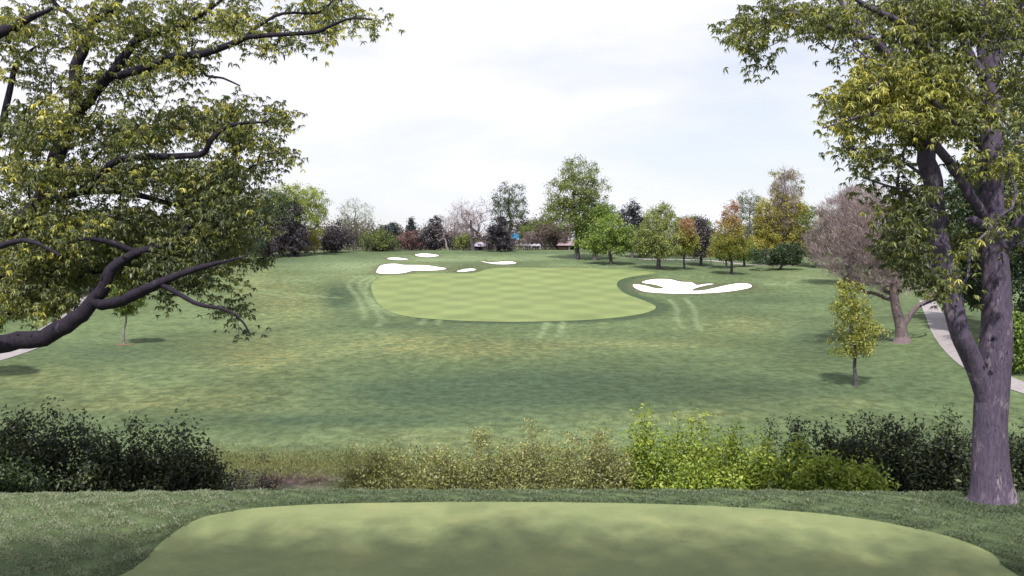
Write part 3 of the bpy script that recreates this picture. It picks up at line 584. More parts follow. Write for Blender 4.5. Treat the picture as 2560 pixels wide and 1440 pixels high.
# woods behind the near oaks
for i, (px, py, Y, rx, ry, mt, lb) in enumerate([
        (2402, 800, 74, 72, 160, 'darkgreen', 'dense dark green tree filling the fork of the oak'),
        (2475, 830, 70, 85, 230, 'darkgreen', 'dense dark green tree directly behind the main oak trunk'),
        (2590, 880, 62, 100, 290, 'darkgreen', 'dark green tree at the picture edge beyond the oak trunk'),
        (2540, 930, 56, 40, 60, 'green', 'small bright green bush-like tree by the far bend of the path')]):
    T_('maple_tree', px, py, [(px, py - ry * 1.25, rx, ry), (px - rx * .5, py - ry * .9, rx * .7, ry * .6), (px + rx * .4, py - ry * 1.6, rx * .6, ry * .5)], mt, lb, nt=300, per=75, leaf=.32, trunk=12, rc=.8, tb=.45)
for i, (px, py, rx, ry, mt, lb) in enumerate([
        (590, 655, 70, 62, 'darkgreen', 'dark green tree behind the tips of the spreading oak'),
        (440, 690, 90, 90, 'darkgreen', 'dark tree on the slope with its trunk in deep shade'),
        (330, 700, 70, 70, 'plum', 'purplish tree among the wood beyond the cart path'),
        (230, 735, 95, 85, 'darkgreen', 'dark green tree next to the bend of the cart path'),
        (120, 740, 95, 95, 'olive', 'olive tree beyond the far cart path bend'),
        (20, 770, 100, 110, 'darkgreen', 'dark green tree at the edge beyond the cart path'),
        (-90, 790, 100, 130, 'darkgreen', 'dark green tree farthest out along the cart path')]):
    T_('maple_tree', px, py, [(px, py - ry * 1.15, rx, ry), (px + rx * .4, py - ry * .8, rx * .7, ry * .6)], mt, lb, nt=130, per=60, leaf=.36, trunk=12, rc=1.0, tb=.5)
# sapling with the round shadow, its crown hidden by the oak limb
sap = T_('young_tree', 310, 861, [(315, 745, 36, 40)], 'green', 'young tree with a pale wrapped stem casting a round shadow', nt=110, per=90, leaf=.22, trunk=6, rc=.5, bark='bark_pale')
T_('young_tree', -60, 945, [(-58, 790, 60, 52)], 'green', 'young tree just out of the frame by the cart path', nt=110, per=90, leaf=.22, trunk=6, rc=.5, bark='bark_pale')
def mulch(px, py, r):
    b = hit([px], [py])[0]; a = np.linspace(0, 2 * math.pi, 25)[:-1]
    drape('mulch', np.column_stack([b[0] + np.cos(a) * r * (1 + .1 * np.sin(3 * a)), b[1] + np.sin(a) * r]), M['mulch'], 0.035, 'mulch ring at the foot of a young tree')
mulch(310, 862, 0.9)

# far wood band on the horizon
n = 3600; bx = rng.uniform(-190, 260, n); by = rng.uniform(300, 340, n); hh_ = 9.4 + 2.0 * np.sin(bx / 13) + 1.6 * np.sin(bx / 5.1 + 1) + 1.5 * np.sin(bx / 29)
per = 34; B = np.repeat(np.column_stack([bx, by, H(bx, by) + hh_ * rng.random(n) + 1.5]), per, 0) + rng.normal(size=(n * per, 3)) * [1.3, 1.3, 1.0]
w = leaves('woods', B, rdir(len(B)), np.full(len(B), .7), np.full(len(B), .45), np.repeat(rng.random(n), per) * .8 + .2 * rng.random(len(B)), M['brown'], None, None)
w['kind'] = 'stuff'; w['label'] = 'low hazy brown wood along the horizon behind the hill'

# ------------------------------------------------------------------ small buildings beyond the ridge
def box(x0, x1, y0, y1, z0, z1):
    V = np.array([(x, y, z) for z in (z0, z1) for y in (y0, y1) for x in (x0, x1)], float)
    return V, np.array([[0, 2, 3, 1], [4, 5, 7, 6], [0, 1, 5, 4], [2, 6, 7, 3], [0, 4, 6, 2], [1, 3, 7, 5]])
def joined(name, bs, mat, parent, origin):
    V = []; F = []; k = 0
    for v, f in bs: V.append(v); F.append(f + k); k += len(v)
    return mk(name, np.concatenate(V), np.concatenate(F), mat, parent, origin)
def hiproof(x0, x1, y0, y1, z0, z1, ov=0.5, r=0.3):
    x0 -= ov; x1 += ov; y0 -= ov; y1 += ov; a = (x1 - x0) * r; ym = (y0 + y1) / 2
    V = np.array([(x0, y0, z0), (x1, y0, z0), (x1, y1, z0), (x0, y1, z0), (x0 + a, ym, z1), (x1 - a, ym, z1), (x0, y0, z0 - .15), (x1, y0, z0 - .15), (x1, y1, z0 - .15), (x0, y1, z0 - .15)])
    return V, [np.array([[0, 1, 5, 4], [2, 3, 4, 5], [6, 7, 1, 0], [7, 8, 2, 1], [8, 9, 3, 2], [9, 6, 0, 3], [9, 8, 7, 6]]), np.array([[1, 2, 5], [3, 0, 4]])]
# shed with a pale hipped roof
Yb = 262.; q = PX(np.array([1184, 1214]), np.array([626, 605]), np.array([Yb, Yb])); g = float(H(q[0, 0], Yb)); zt = q[1, 2]; ze = zt - 1.3
o = np.array([(q[0, 0] + q[1, 0]) / 2, Yb + 2, g]); t = thing('shed', o, 'small shed with a pale grey hipped roof and dark walls', 'shed')
joined('wall', [box(q[0, 0] + .3, q[1, 0] - .3, Yb, Yb + 4, g - .3, ze - .15)], M['wall_dark'], t, o)
V, F = hiproof(q[0, 0], q[1, 0], Yb, Yb + 4, ze, zt, .4, .32); mk('roof', V, F, M['roof_grey'], t, o)
joined('door', [box(o[0] - .5, o[0] + .5, Yb - .05, Yb - .003, g, g + 1.9)], M['dark_glass'], t, o)
# house with the pink roof and open garage
Yb = 264.; q = PX(np.array([1396, 1442]), np.array([626, 603]), np.array([Yb, Yb])); g = float(H(q[0, 0], Yb)); zt = q[1, 2]; ze = zt - 1.25
o = np.array([(q[0, 0] + q[1, 0]) / 2, Yb + 4, g]); t = thing('house', o, 'low house with a pinkish roof, white post and dark open garage', 'house')
joined('wall', [box(q[0, 0], q[1, 0] - 2.2, Yb + .3, Yb + 7.5, g - .3, ze - .15), box(q[1, 0] - 2.2, q[1, 0], Yb + 2.5, Yb + 7.5, g - .3, ze - .15)], M['wall_brick'], t, o)
V, F = hiproof(q[0, 0], q[1, 0], Yb - .3, Yb + 8, ze, zt, .5, .25); mk('roof', V, F, M['roof_pink'], t, o)
joined('post', [box(q[1, 0] - 2.6, q[1, 0] - 2.1, Yb - .2, Yb + .25, g - .3, ze - .15)], M['white_paint'], t, o)
joined('garage_door', [box(q[1, 0] - 2.0, q[1, 0] - .1, Yb + 2.3, Yb + 2.49, g, ze - .4)], M['dark_glass'], t, o)
joined('window', [box(q[0, 0] + 1, q[0, 0] + 2.2, Yb + .2, Yb + .297, g + 1.2, ze - .5)], M['dark_glass'], t, o)
# white awning on posts
Yb = 258.; q = PX(np.array([1309, 1352]), np.array([617, 612]), np.array([Yb, Yb])); g = float(H(q[0, 0], Yb)); z = q[1, 2]; x0, x1 = q[0, 0], q[1, 0]
o = np.array([(x0 + x1) / 2, Yb + 1, g]); t = thing('awning', o, 'low scalloped white awning on thin posts by the ridge', 'awning')
k = 12; xs = np.linspace(x0, x1, k * 4 + 1); sc = np.abs(np.sin(np.linspace(0, math.pi * 4, len(xs)))) * .35
V = np.concatenate([np.column_stack([xs, np.full(len(xs), Yb - .1), z - .45 + sc * .6]), np.column_stack([xs, np.full(len(xs), Yb + 1.2), z + sc]), np.column_stack([xs, np.full(len(xs), Yb + 2.4), z - .35 + sc * .6])]); m_ = len(xs)
F = np.array([[r * m_ + i, r * m_ + i + 1, (r + 1) * m_ + i + 1, (r + 1) * m_ + i] for r in range(2) for i in range(m_ - 1)]); mk('canopy', V, F, M['white_paint'], t, o)
for xx in (x0 + .2, x0 + .8 + (x1 - x0) * .3, x1 - .2): joined('post', [box(xx - .07, xx + .07, Yb, Yb + .14, g - .2, z - .3)], M['white_paint'], t, o)
# blue canopy
Yb = 256.; q = PX(np.array([1278, 1299]), np.array([599, 583]), np.array([Yb, Yb])); g = float(H(q[0, 0], Yb)); x0, x1 = q[0, 0], q[1, 0]; zb, zt = q[0, 2], q[1, 2]
o = np.array([(x0 + x1) / 2, Yb + 1, g]); t = thing('sun_canopy', o, 'bright blue cloth canopy among the trees', 'canopy')
V = np.array([(x0, Yb, zb + .4), (x1 - .4, Yb - .2, zb), (x1, Yb + 1.6, zt - .3), (x0 + .3, Yb + 1.6, zt), ((x0 + x1) / 2, Yb + .8, (zb + zt) / 2 + .35)])
mk('cloth', V, np.array([[0, 1, 4], [1, 2, 4], [2, 3, 4], [3, 0, 4]]), M['blue_cloth'], t, o)
for xx, yy, z_ in ((x0, Yb, zb + .4), (x1 - .4, Yb - .2, zb), (x1, Yb + 1.6, zt - .3), (x0 + .3, Yb + 1.6, zt)): joined('post', [box(xx - .05, xx + .05, yy, yy + .1, g - .2, z_)], M['wall_dark'], t, o)

# ------------------------------------------------------------------ near oaks
def oak_leaves(sk, tips, T, tintb, t, base, per, spray, Ln=0.110, wd=0.029, mat='oak', spread=0.20):
    """drooping sprays of narrow leaves round every twig tip"""
    P = np.array(sk.p); nT = len(T); ns = per
    par = np.array([sk.par[i] for i in tips]); seg = P[tips] - P[par]
    c = np.repeat(T, ns, 0) - np.repeat(seg, ns, 0) * rng.random((nT * ns, 1)) * 2.0 + rng.normal(size=(nT * ns, 3)) * spread * [1, 1, .62]
    # a sprig centre throws out `spray` leaves, outward and down
    n = len(c) * spray; B = np.repeat(c, spray, 0); a = rng.uniform(0, 2 * math.pi, n); dz = rng.uniform(-1.5, 0.25, n)
    D = np.column_stack([np.cos(a), np.sin(a), dz]); Ls = Ln * rng.uniform(0.65, 1.25, n)
    tn = np.repeat(np.repeat(tintb, ns) + rng.normal(0, .12, nT * ns), spray) + rng.normal(0, .07, n)
    leaves('crown', B, D, Ls, Ls * wd / Ln * rng.uniform(.8, 1.3, n), tn, M[mat], t, base, 0.25, 0.28)

def pxchain(sk, pts, rads, par=-1, snap=True):
    """pts: (px,py,Y); rads in photo pixels"""
    A = np.array(pts, float); Q = PX(A[:, 0], A[:, 1], A[:, 2]); r = np.array(rads) * A[:, 2].mean() / FPX
    return sk.chain(Q, r, par, 3, snap)
def cells(T, keep_at, sc=1.1, seed=0.0):
    """clumpy thinning"""
    q = T * (2 * math.pi / sc / 2.2) + seed
    v = np.sin(q[:, 0] + 1.7 * np.sin(q[:, 2] * .7)) + np.sin(q[:, 1] * 1.1 + q[:, 0] * .6) + np.sin(q[:, 2] * 1.3 + 1.1 * np.sin(q[:, 0] * .8))
    return v > keep_at

# --- spreading oak whose trunk stands outside the frame
YL = 19.5
base = PX(-440, 1250, np.array(YL)); base[2] = H(base[0], base[1]) - 0.1
t = thing('oak_tree', base, 'spreading oak reaching in from the side with a long low dark limb', 'tree')
sk = Skel(); sk.add(base, -1, .85); sk.add(base + [0, 0, .4], 0, .62)
pxchain(sk, [(-438, 1150, YL), (-432, 1000, YL), (-425, 850, YL), (-415, 650, YL), (-400, 400, YL), (-380, 150, YL), (-360, -150, YL), (-330, -500, YL)], [56, 50, 44, 38, 30, 22, 12, 5], 1)
limbs = [
    ([(-430, 960, YL), (-330, 925, YL - .5), (-180, 885, YL - 1), (-60, 868, YL - 1.2), (20, 858, YL - 1.3), (110, 843, YL - 1.3), (165, 812, YL - 1.3), (205, 785, YL - 1.3), (232, 752, YL - 1.3), (258, 722, YL - 1.3), (270, 688, YL - 1.3), (297, 656, YL - 1.2), (344, 633, YL - 1), (390, 617, YL - .8), (434, 611, YL - .6), (500, 600, YL - .4), (562, 590, YL)], [34, 27, 24, 22, 20, 17, 14, 12, 9, 5, 3]),
    ([(240, 765, YL - 1.3), (297, 754, YL - 1.4), (351, 730, YL - 1.5), (398, 707, YL - 1.6), (449, 687, YL - 1.7), (519, 664, YL - 1.8), (560, 654, YL - 1.9), (620, 640, YL - 2)], [15, 15, 14, 12, 9, 7, 4, 2]),
    ([(402, 709, YL - 1.6), (453, 738, YL - 1.8), (500, 762, YL - 2), (547, 770, YL - 2.1), (586, 785, YL - 2.2), (609, 808, YL - 2.3), (625, 836, YL - 2.3)], [7, 6, 5, 4, 3, 2]),
    ([(336, 631, YL - 1), (290, 610, YL - 1.2), (234, 597, YL - 1.4), (190, 600, YL - 1.6)], [9, 8, 6, 3]),
    ([(434, 611, YL - .6), (470, 570, YL - .6), (520, 540, YL - .4), (575, 520, YL)], [7, 5, 4, 2]),
    ([(-420, 760, YL), (-300, 660, YL + .4), (-180, 600, YL + .7), (-60, 575, YL + .8), (40, 560, YL + .8), (100, 515, YL + .8), (125, 450, YL + .8), (142, 396, YL + .8), (170, 320, YL + .8), (190, 262, YL + .8), (187, 187, YL + .8), (205, 130, YL + .8), (219, 95, YL + .8), (224, 62, YL + .8), (260, 35, YL + .8), (295, 8, YL + .8), (330, -60, YL + .8), (370, -140, YL + .8)], [34, 30, 26, 24, 22, 18, 15, 13, 12, 10, 7, 4]),
    ([(214, 108, YL + .8), (179, 42, YL + .9), (137, 8, YL + 1), (110, -60, YL + 1), (90, -160, YL + 1)], [7, 6, 5, 4, 2]),
    ([(180, 290, YL + .8), (225, 250, YL + .5), (267, 196, YL + .3), (300, 158, YL + .1), (333, 108, YL), (375, 83, YL - .2), (417, 77, YL - .3), (480, 50, YL - .4), (540, 10, YL - .5), (600, -40, YL - .5)], [13, 13, 12, 11, 9, 8, 6, 4, 2]),
    ([(280, 190, YL + .2), (333, 179, YL), (375, 167, YL - .2), (417, 146, YL - .4), (508, 133, YL - .8), (583, 108, YL - 1.0), (625, 92, YL - 1.2), (708, 86, YL - 1.5), (792, 79, YL - 1.8), (833, 62, YL - 2), (879, 46, YL - 2.2), (930, 50, YL - 2.3)], [11, 11, 11, 10, 8, 6, 5, 4, 3, 2]),
    ([(605, 98, YL - 1.1), (650, 62, YL - .9), (708, 33, YL - .8), (792, 33, YL - .7), (833, 0, YL - .7), (860, -40, YL - .7)], [5, 4, 3.5, 3, 2]),
    ([(340, 178, YL), (417, 170, YL + .2), (492, 167, YL + .4), (517, 190, YL + .5), (558, 196, YL + .6), (600, 215, YL + .6)], [6, 5, 4, 3, 2]),
    ([(110, 490, YL + .8), (160, 490, YL + .3), (200, 479, YL), (250, 442, YL - .3), (292, 400, YL - .5), (392, 392, YL - .7), (500, 387, YL - .9), (525, 355, YL - 1), (560, 320, YL - 1), (625, 306, YL - 1.1), (662, 306, YL - 1.2), (678, 290, YL - 1.2)], [12, 11, 10, 9, 8, 7, 5, 3, 2]),
    ([(200, 479, YL), (312, 479, YL + .5), (375, 496, YL + .8), (458, 512, YL + 1), (540, 500, YL + 1), (592, 442, YL + 1), (642, 412, YL + 1), (690, 400, YL + 1)], [8, 8, 7, 6, 5, 4, 3, 2]),
    ([(-400, 380, YL), (-250, 250, YL - .6), (-120, 150, YL - 1), (0, 82, YL - 1.2), (75, 46, YL - 1.3), (130, 20, YL - 1.3)], [24, 20, 17, 14, 8, 4]),
    ([(-180, 600, YL + .7), (-60, 440, YL + 1.5), (0, 330, YL + 1.8), (17, 258, YL + 1.8), (37, 167, YL + 1.8), (60, 140, YL + 1.8), (83, 121, YL + 1.8)], [13, 11, 9, 7, 5, 3]),
    ([(-300, 660, YL + .4), (-200, 690, YL - 2), (-60, 640, YL - 3), (60, 600, YL - 3.4), (150, 640, YL - 3.6)], [14, 12, 9, 6, 3]),
]
for pts, rd in limbs: pxchain(sk, pts, rd)
ELL = [(60, 60, 120, 90, .8), (200, 60, 110, 80, .8), (330, 60, 130, 80, .9), (480, 55, 130, 75, 1.0), (620, 40, 120, 60, .9), (760, 35, 100, 45, .7), (870, 35, 80, 38, .8), (930, 50, 40, 30, .8), (800, 95, 80, 32, .6), (680, 110, 90, 30, .6),
       (420, 150, 120, 50, .8), (300, 190, 120, 60, .8), (500, 190, 90, 28, .5), (60, 200, 100, 80, .6), (180, 230, 120, 60, .7), (380, 230, 60, 28, .6),
       (90, 330, 130, 70, 1.0), (220, 320, 120, 60, .9), (350, 330, 110, 60, 1.0), (470, 300, 90, 60, 1.1), (570, 300, 70, 60, 1.1), (655, 240, 50, 45, .8), (700, 290, 45, 40, .7), (620, 350, 70, 50, 1.1),
       (60, 440, 120, 70, 1.1), (200, 430, 130, 60, 1.1), (340, 440, 130, 60, 1.1), (480, 440, 120, 60, 1.2), (590, 430, 80, 55, 1.1), (690, 395, 60, 30, .8), (690, 440, 28, 36, .5),
       (60, 560, 120, 70, 1.2), (200, 550, 130, 60, 1.1), (340, 550, 130, 55, 1.1), (480, 550, 130, 60, 1.2), (590, 560, 70, 60, 1.5), (650, 520, 36, 60, .8), (520, 500, 130, 70, .7), (400, 600, 200, 40, .6), (675, 600, 26, 50, .4),
       (70, 660, 120, 70, 2.0), (190, 650, 90, 60, 1.8), (60, 740, 110, 60, 1.7), (160, 735, 70, 50, 1.2), (340, 680, 90, 50, 1.5), (430, 650, 120, 50, 1.7), (540, 625, 90, 50, 1.5), (300, 590, 160, 50, 1.2), (130, 600, 140, 60, 1.2), (640, 640, 50, 30, .5), (500, 700, 90, 30, .8), (450, 760, 90, 22, .35), (570, 775, 50, 28, .9), (612, 830, 26, 22, .9), (300, 780, 70, 20, .3), (400, 735, 50, 25, .5)]
Tn = []
for Yc, dd in ((YL - .6, 1), (YL + 1.2, 1), (YL + 3.0, 1)):
    Tn.append(in_ell(700, ELL, Yc, 0.9, .5)[0])
T = np.concatenate(Tn); T = T[cells(T, -.8, 1.2) | ((proj(T)[1] > 300) & cells(T, -1.5, 1.2))]
Tx, _u = in_ell(330, [(100, -150, 420, 130), (450, -130, 300, 100), (-200, 100, 220, 330), (-330, 500, 160, 200), (-100, -350, 500, 150)], YL + 1.5, .6, .5)
T = np.concatenate([T, Tx])
tips = sk.grow(T, 0.30, wob=.10, up=.25); sk.radii(.16, .007, .5)
sk.mesh('trunk', M['bark_limb'], t, base, sides=(16, 7, 5, 3), cuts=(.10, .03, .012), lump=.07)
tb = rng.uniform(.04, .50, len(T)) + .40 * (rng.random(len(T)) < .22) - .22 * ss(360, 560, proj(T)[1]) * ss(120, 320, proj(T)[0])  # tint lowered in the lower crown to imitate its shading
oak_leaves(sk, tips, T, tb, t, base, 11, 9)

# --- forked oak beside the tee
YR = 18.4
base = hit([2480], [1264], 12)[0]; YR = base[1] + .35; base[1] = YR; base[2] = H(base[0], base[1]) - .1
t = thing('oak_tree', base, 'big forked oak trunk with purple-grey bark standing beside the tee', 'tree')
sk = Skel(); sk.add(base + [0, 0, -.5], -1, .64)
pxchain(sk, [(2480, 1262, YR), (2479, 1235, YR), (2477, 1190, YR), (2476, 1120, YR), (2477, 1050, YR), (2480, 980, YR), (2484, 920, YR), (2490, 850, YR), (2492, 750, YR), (2488, 650, YR), (2480, 560, YR), (2478, 480, YR), (2478, 396, YR), (2476, 292, YR), (2468, 167, YR), (2467, 104, YR), (2463, 20, YR), (2460, -150, YR), (2455, -400, YR)],
        [64, 54, 46, 40, 38.5, 39, 40, 37, 34, 31, 29, 27, 25, 23, 22, 20, 18, 13, 5], 0)
limbs = [
    ([(2480, 1090, YR), (2470, 1020, YR - .02), (2452, 955, YR - .06), (2428, 895, YR - .14), (2402, 838, YR - .3), (2384, 770, YR - .3), (2372, 700, YR - .3), (2352, 625, YR - .2), (2338, 545, YR), (2331, 458, YR + .1), (2314, 375, YR + .2), (2308, 320, YR + .2), (2312, 250, YR + .3), (2296, 120, YR + .4), (2275, 0, YR + .4), (2250, -180, YR + .4)], [22, 27, 29, 28, 27, 26, 25, 23, 22, 22, 21, 20, 17, 14, 10, 6]),
    ([(2470, 560, YR), (2431, 500, YR - .4), (2408, 462, YR - .5), (2385, 425, YR - .6), (2343, 367, YR - .9), (2302, 317, YR - 1.2), (2240, 290, YR - 1.5), (2180, 285, YR - 1.8), (2120, 300, YR - 2), (2060, 320, YR - 2.1)], [15, 14, 13, 12, 10, 7, 5, 3, 2]),
    ([(2470, 200, YR), (2442, 170, YR - .2), (2410, 104, YR - .3), (2402, 42, YR - .3), (2398, -10, YR - .3), (2390, -90, YR - .3)], [14, 12, 11, 9, 7, 4]),
    ([(2474, 290, YR), (2400, 215, YR - .4), (2350, 160, YR - .6), (2322, 129, YR - .7), (2277, 87, YR - .9), (2239, 50, YR - 1), (2185, 25, YR - 1.2), (2135, -5, YR - 1.3), (2090, -40, YR - 1.4)], [13, 12, 12, 11, 10, 8, 7, 5, 3]),
    ([(2312, 260, YR + .3), (2250, 175, YR + .1), (2193, 112, YR - .1), (2160, 92, YR - .2), (2127, 78, YR - .2), (2068, 67, YR - .3), (2020, 45, YR - .4), (1985, 33, YR - .5), (1943, 37, YR - .6), (1902, 62, YR - .7), (1860, 60, YR - .8)], [12, 12, 11, 10, 9, 6, 5, 3.5, 2.5, 2]),
    ([(2185, 108, YR - .1), (2160, 92, YR), (2135, 50, YR + .2), (2106, 8, YR + .3), (2080, -50, YR + .3)], [9, 8, 7, 6, 3]),
    ([(1902, 62, YR - .7), (1896, 100, YR - .7), (1897, 146, YR - .7)], [2, 1.5, 1]),
    ([(2492, 640, YR), (2527, 590, YR - .3), (2560, 545, YR - .6), (2640, 480, YR - 1), (2740, 380, YR - 1.3)], [20, 16, 15, 12, 6]),
    ([(2472, 200, YR), (2505, 110, YR + .2), (2531, 42, YR + .3), (2560, -20, YR + .4), (2610, -120, YR + .5)], [18, 15, 14, 12, 6]),
    ([(2478, 420, YR), (2440, 350, YR + .5), (2380, 335, YR + .8), (2330, 330, YR + 1)], [9, 8, 6, 4]),
    ([(2331, 458, YR + .1), (2250, 400, YR + .2), (2177, 396, YR + .3), (2110, 380, YR + .3)], [5, 3.5, 2.5, 1.5]),
    ([(2335, 520, YR), (2290, 480, YR - .3), (2220, 465, YR - .5), (2150, 440, YR - .6)], [5, 4, 3, 2]),
    ([(2372, 700, YR - .3), (2350, 740, YR - 1), (2300, 765, YR - 1.4)], [6, 4, 2]),
    ([(2462, 570, YR - .1), (2443, 556, YR - .5), (2430, 550, YR - .7), (2424, 549, YR - .75)], [13, 12, 13, 1]),
]
for pts, rd in limbs: pxchain(sk, pts, rd)
ELLR = [(1860, 60, 60, 45, .8), (1900, 120, 40, 30, .7), (1940, 30, 80, 40, 1), (2040, 50, 80, 50, 1), (2100, 110, 60, 40, .8), (2140, 30, 80, 50, .9), (2250, 40, 90, 70, 1), (2360, 60, 80, 80, 1), (2440, 60, 70, 90, 1), (2540, 60, 80, 90, 1), (2210, 120, 60, 40, .8), (2330, 150, 80, 40, .9),
        (2200, 180, 80, 45, 1.3), (2280, 200, 100, 55, 1.5), (2370, 230, 90, 70, 1.4), (2170, 240, 80, 55, 1.4), (2090, 260, 50, 40, .9), (2240, 290, 110, 45, 1.4), (2040, 320, 45, 30, .7), (2120, 320, 80, 35, .9), (2360, 310, 90, 45, 1.1), (2530, 240, 60, 90, 1.1), (2450, 300, 60, 60, .8),
        (2170, 380, 60, 40, .45), (2250, 400, 80, 50, .35), (2180, 440, 80, 35, .3), (2560, 400, 60, 90, .9), (2260, 490, 70, 50, .7), (2280, 560, 70, 70, 1.1), (2250, 620, 60, 60, 1), (2330, 650, 60, 40, .6), (2420, 420, 60, 60, .5), (2410, 600, 45, 60, .5), (2370, 730, 60, 35, .7), (2540, 520, 50, 80, .6), (2320, 690, 50, 40, .7)]
T = np.concatenate([in_ell(430, ELLR, Yc, .9, .5)[0] for Yc in (YR - 1.6, YR + .3, YR + 2.2)]); T = T[cells(T, -.9, 1.1, 2.0) | ((np.abs(proj(T)[0] - 2250) < 170) & (np.abs(proj(T)[1] - 240) < 90))]
Tx, _u = in_ell(260, [(2250, -140, 320, 110), (2650, 50, 200, 300), (2500, -350, 400, 150), (2700, 500, 120, 200)], YR + 1.8, .6, .5)
T = np.concatenate([T, Tx])
tips = sk.grow(T, .30, wob=.10, up=.25); sk.radii(.15, .007, .5)
sk.mesh('trunk', M['bark_near'], t, base, sides=(28, 7, 5, 3), cuts=(.12, .04, .012), lump=.045)
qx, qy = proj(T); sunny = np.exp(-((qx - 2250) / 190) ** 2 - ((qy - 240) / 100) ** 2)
tb = rng.uniform(.08, .45, len(T)) + .62 * sunny * rng.uniform(.3, 1, len(T)) + .3 * (rng.random(len(T)) < .13) - .15 * ss(2360, 2320, qx) * ss(400, 470, qy)  # sunlit clump painted into the tint; low hanging leaves made darker
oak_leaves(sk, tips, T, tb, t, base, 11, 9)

# ------------------------------------------------------------------ shrubs on the drop behind the tee
def shrub(name, px, topy, Y, rx, mat, label, n=160, per=26, leaf=.11, aspect=.5, stems=9, tall=(), stem='bark_limb', rc=.20, cat='shrub', group=None, thin=.0, spread=1.0, tb=.5):
    c = PX(px, 1000, np.array(float(Y))); g = float(H(c[0], Y)); base = np.array([c[0], Y, g - .05]); top = float(PX(px, topy, np.array(float(Y)))[2]); h = max(top - g, .6); w = rx * Y / FPX
    t = thing(name, base, label, cat, group); sk = Skel(); sk.add(base, -1, .06)
    for i in range(stems):
        a = 2 * math.pi * i / stems + rng.random(); d = np.array([math.cos(a) * .35 * w, math.sin(a) * .3 * w, h * .45]); sk.chain([base, base + d * .5 + rng.normal(0, .05, 3), base + d], [.035, .018], par=0, sub=2)
    u = rdir(n) * (rng.random(n) ** .4)[:, None]; u[:, 2] = np.abs(u[:, 2]) ** .8
    lump = 1 + .16 * np.sin(u[:, 0] * 7 + px) + .10 * np.sin(u[:, 0] * 17 + 2 * u[:, 1] + px * .3)
    T = base + np.column_stack([u[:, 0] * w * 1.05, u[:, 1] * w * .75 * spread, (.06 + u[:, 2] * .95 * lump) * h])
    for (tx, ty) in tall:
        q = PX(tx, ty, np.array(Y - .1)); k = 6; T = np.concatenate([T, np.array([q + (base + [q[0] - base[0], 0, h * .6] - q) * (i / k) for i in range(k)])])
    tips = sk.grow(T, .3, .12, .3); sk.radii(.035, .006, .5); sk.mesh('stem', M[stem], t, base, sides=(6, 5, 4, 3), cuts=(.08, .04, .02))
    m_ = len(T) * per; B = np.repeat(T, per, 0) + rng.normal(size=(m_, 3)) * rc * np.repeat(rng.uniform(.6, 1.3, len(T)), per)[:, None] * [1, 1, .9]
    P = np.array(sk.p)[tips]; ll = leaf * rng.uniform(.6, 1.4, m_)
    leaves('foliage', B, rdir(m_, .25), ll, ll * aspect, tb - .5 + np.repeat(rng.uniform(.05, .8, len(T)), per) + rng.normal(0, .16, m_), M[mat], t, base)
    return t
G1 = 'dark shrubs below the spreading oak'; G2 = 'twiggy straw-coloured shrubs beyond the tee'; G3 = 'bright yellow-green shrubs beyond the tee'; G4 = 'dark shrubs by the forked oak'
for px, ty, Y, rx, tall, lb in [(-60, 1085, 23.6, 110, (), 'dark shrub at the outer edge of the thicket beside the tee, with yellowish leaves'), (55, 1050, 24.5, 110, ((128, 1018), (60, 1046)), 'tall dark shrub with one stray shoot standing above its top'),
                          (170, 1070, 25.2, 105, ((205, 1052),), 'dark shrub with the rounded crest in the middle of the dark thicket'), (280, 1095, 24.6, 95, ((330, 1055), (335, 1070)), 'dark shrub with a single upright leafy spike'),
                          (385, 1105, 25.0, 95, ((415, 1080), (462, 1056), (455, 1085)), 'dark shrub with a slanting shoot near the thicket end'), (480, 1135, 24.4, 75, ((500, 1095), (525, 1140)), 'last low dark shrub of the thicket before the bare bank')]:
    shrub('shrub', px, ty, Y, rx, 'hedge', lb, n=210, per=34, leaf=.12, tall=tall, group=G1, rc=.19, tb=.45)
shrub('shrub', 20, 1150, 21.6, 75, 'darkgreen', 'lighter green shrub low in front of the dark thicket', n=70, per=24, leaf=.12, tb=.6)
for px, ty, Y, rx, lb in [(585, 1165, 26.5, 50, 'small reddish-brown shrub at the start of the bare bank'), (655, 1172, 27.5, 40, 'smallest brown shrub in the middle of the bare bank')]:
    shrub('shrub', px, ty, Y, rx, 'brown', lb, n=70, per=24, leaf=.09, rc=.16)
for px, ty, Y, rx, lb in [(915, 1130, 25.0, 75, 'first straw-coloured shrub after the bare bank'), (1010, 1118, 26.0, 80, 'straw-coloured shrub with purplish stems next to the first one'), (1110, 1112, 25.2, 80, 'straw-coloured shrub with many bare stems showing'),
                          (1215, 1092, 25.8, 85, 'tallest straw-coloured shrub in the middle of the row'), (1320, 1095, 25.2, 85, 'straw-coloured shrub with a dark hollow at its foot'), (1420, 1092, 26.0, 85, 'straw-coloured shrub topped by thin dry stalks'), (1510, 1090, 25.0, 80, 'straw-coloured shrub touching the yellow-green shrubs')]:
    shrub('shrub', px, ty, Y, rx, 'straw', lb, n=260, per=30, leaf=.10, aspect=.34, stems=16, stem='bark_pale', rc=.17, group=G2, tb=.62)
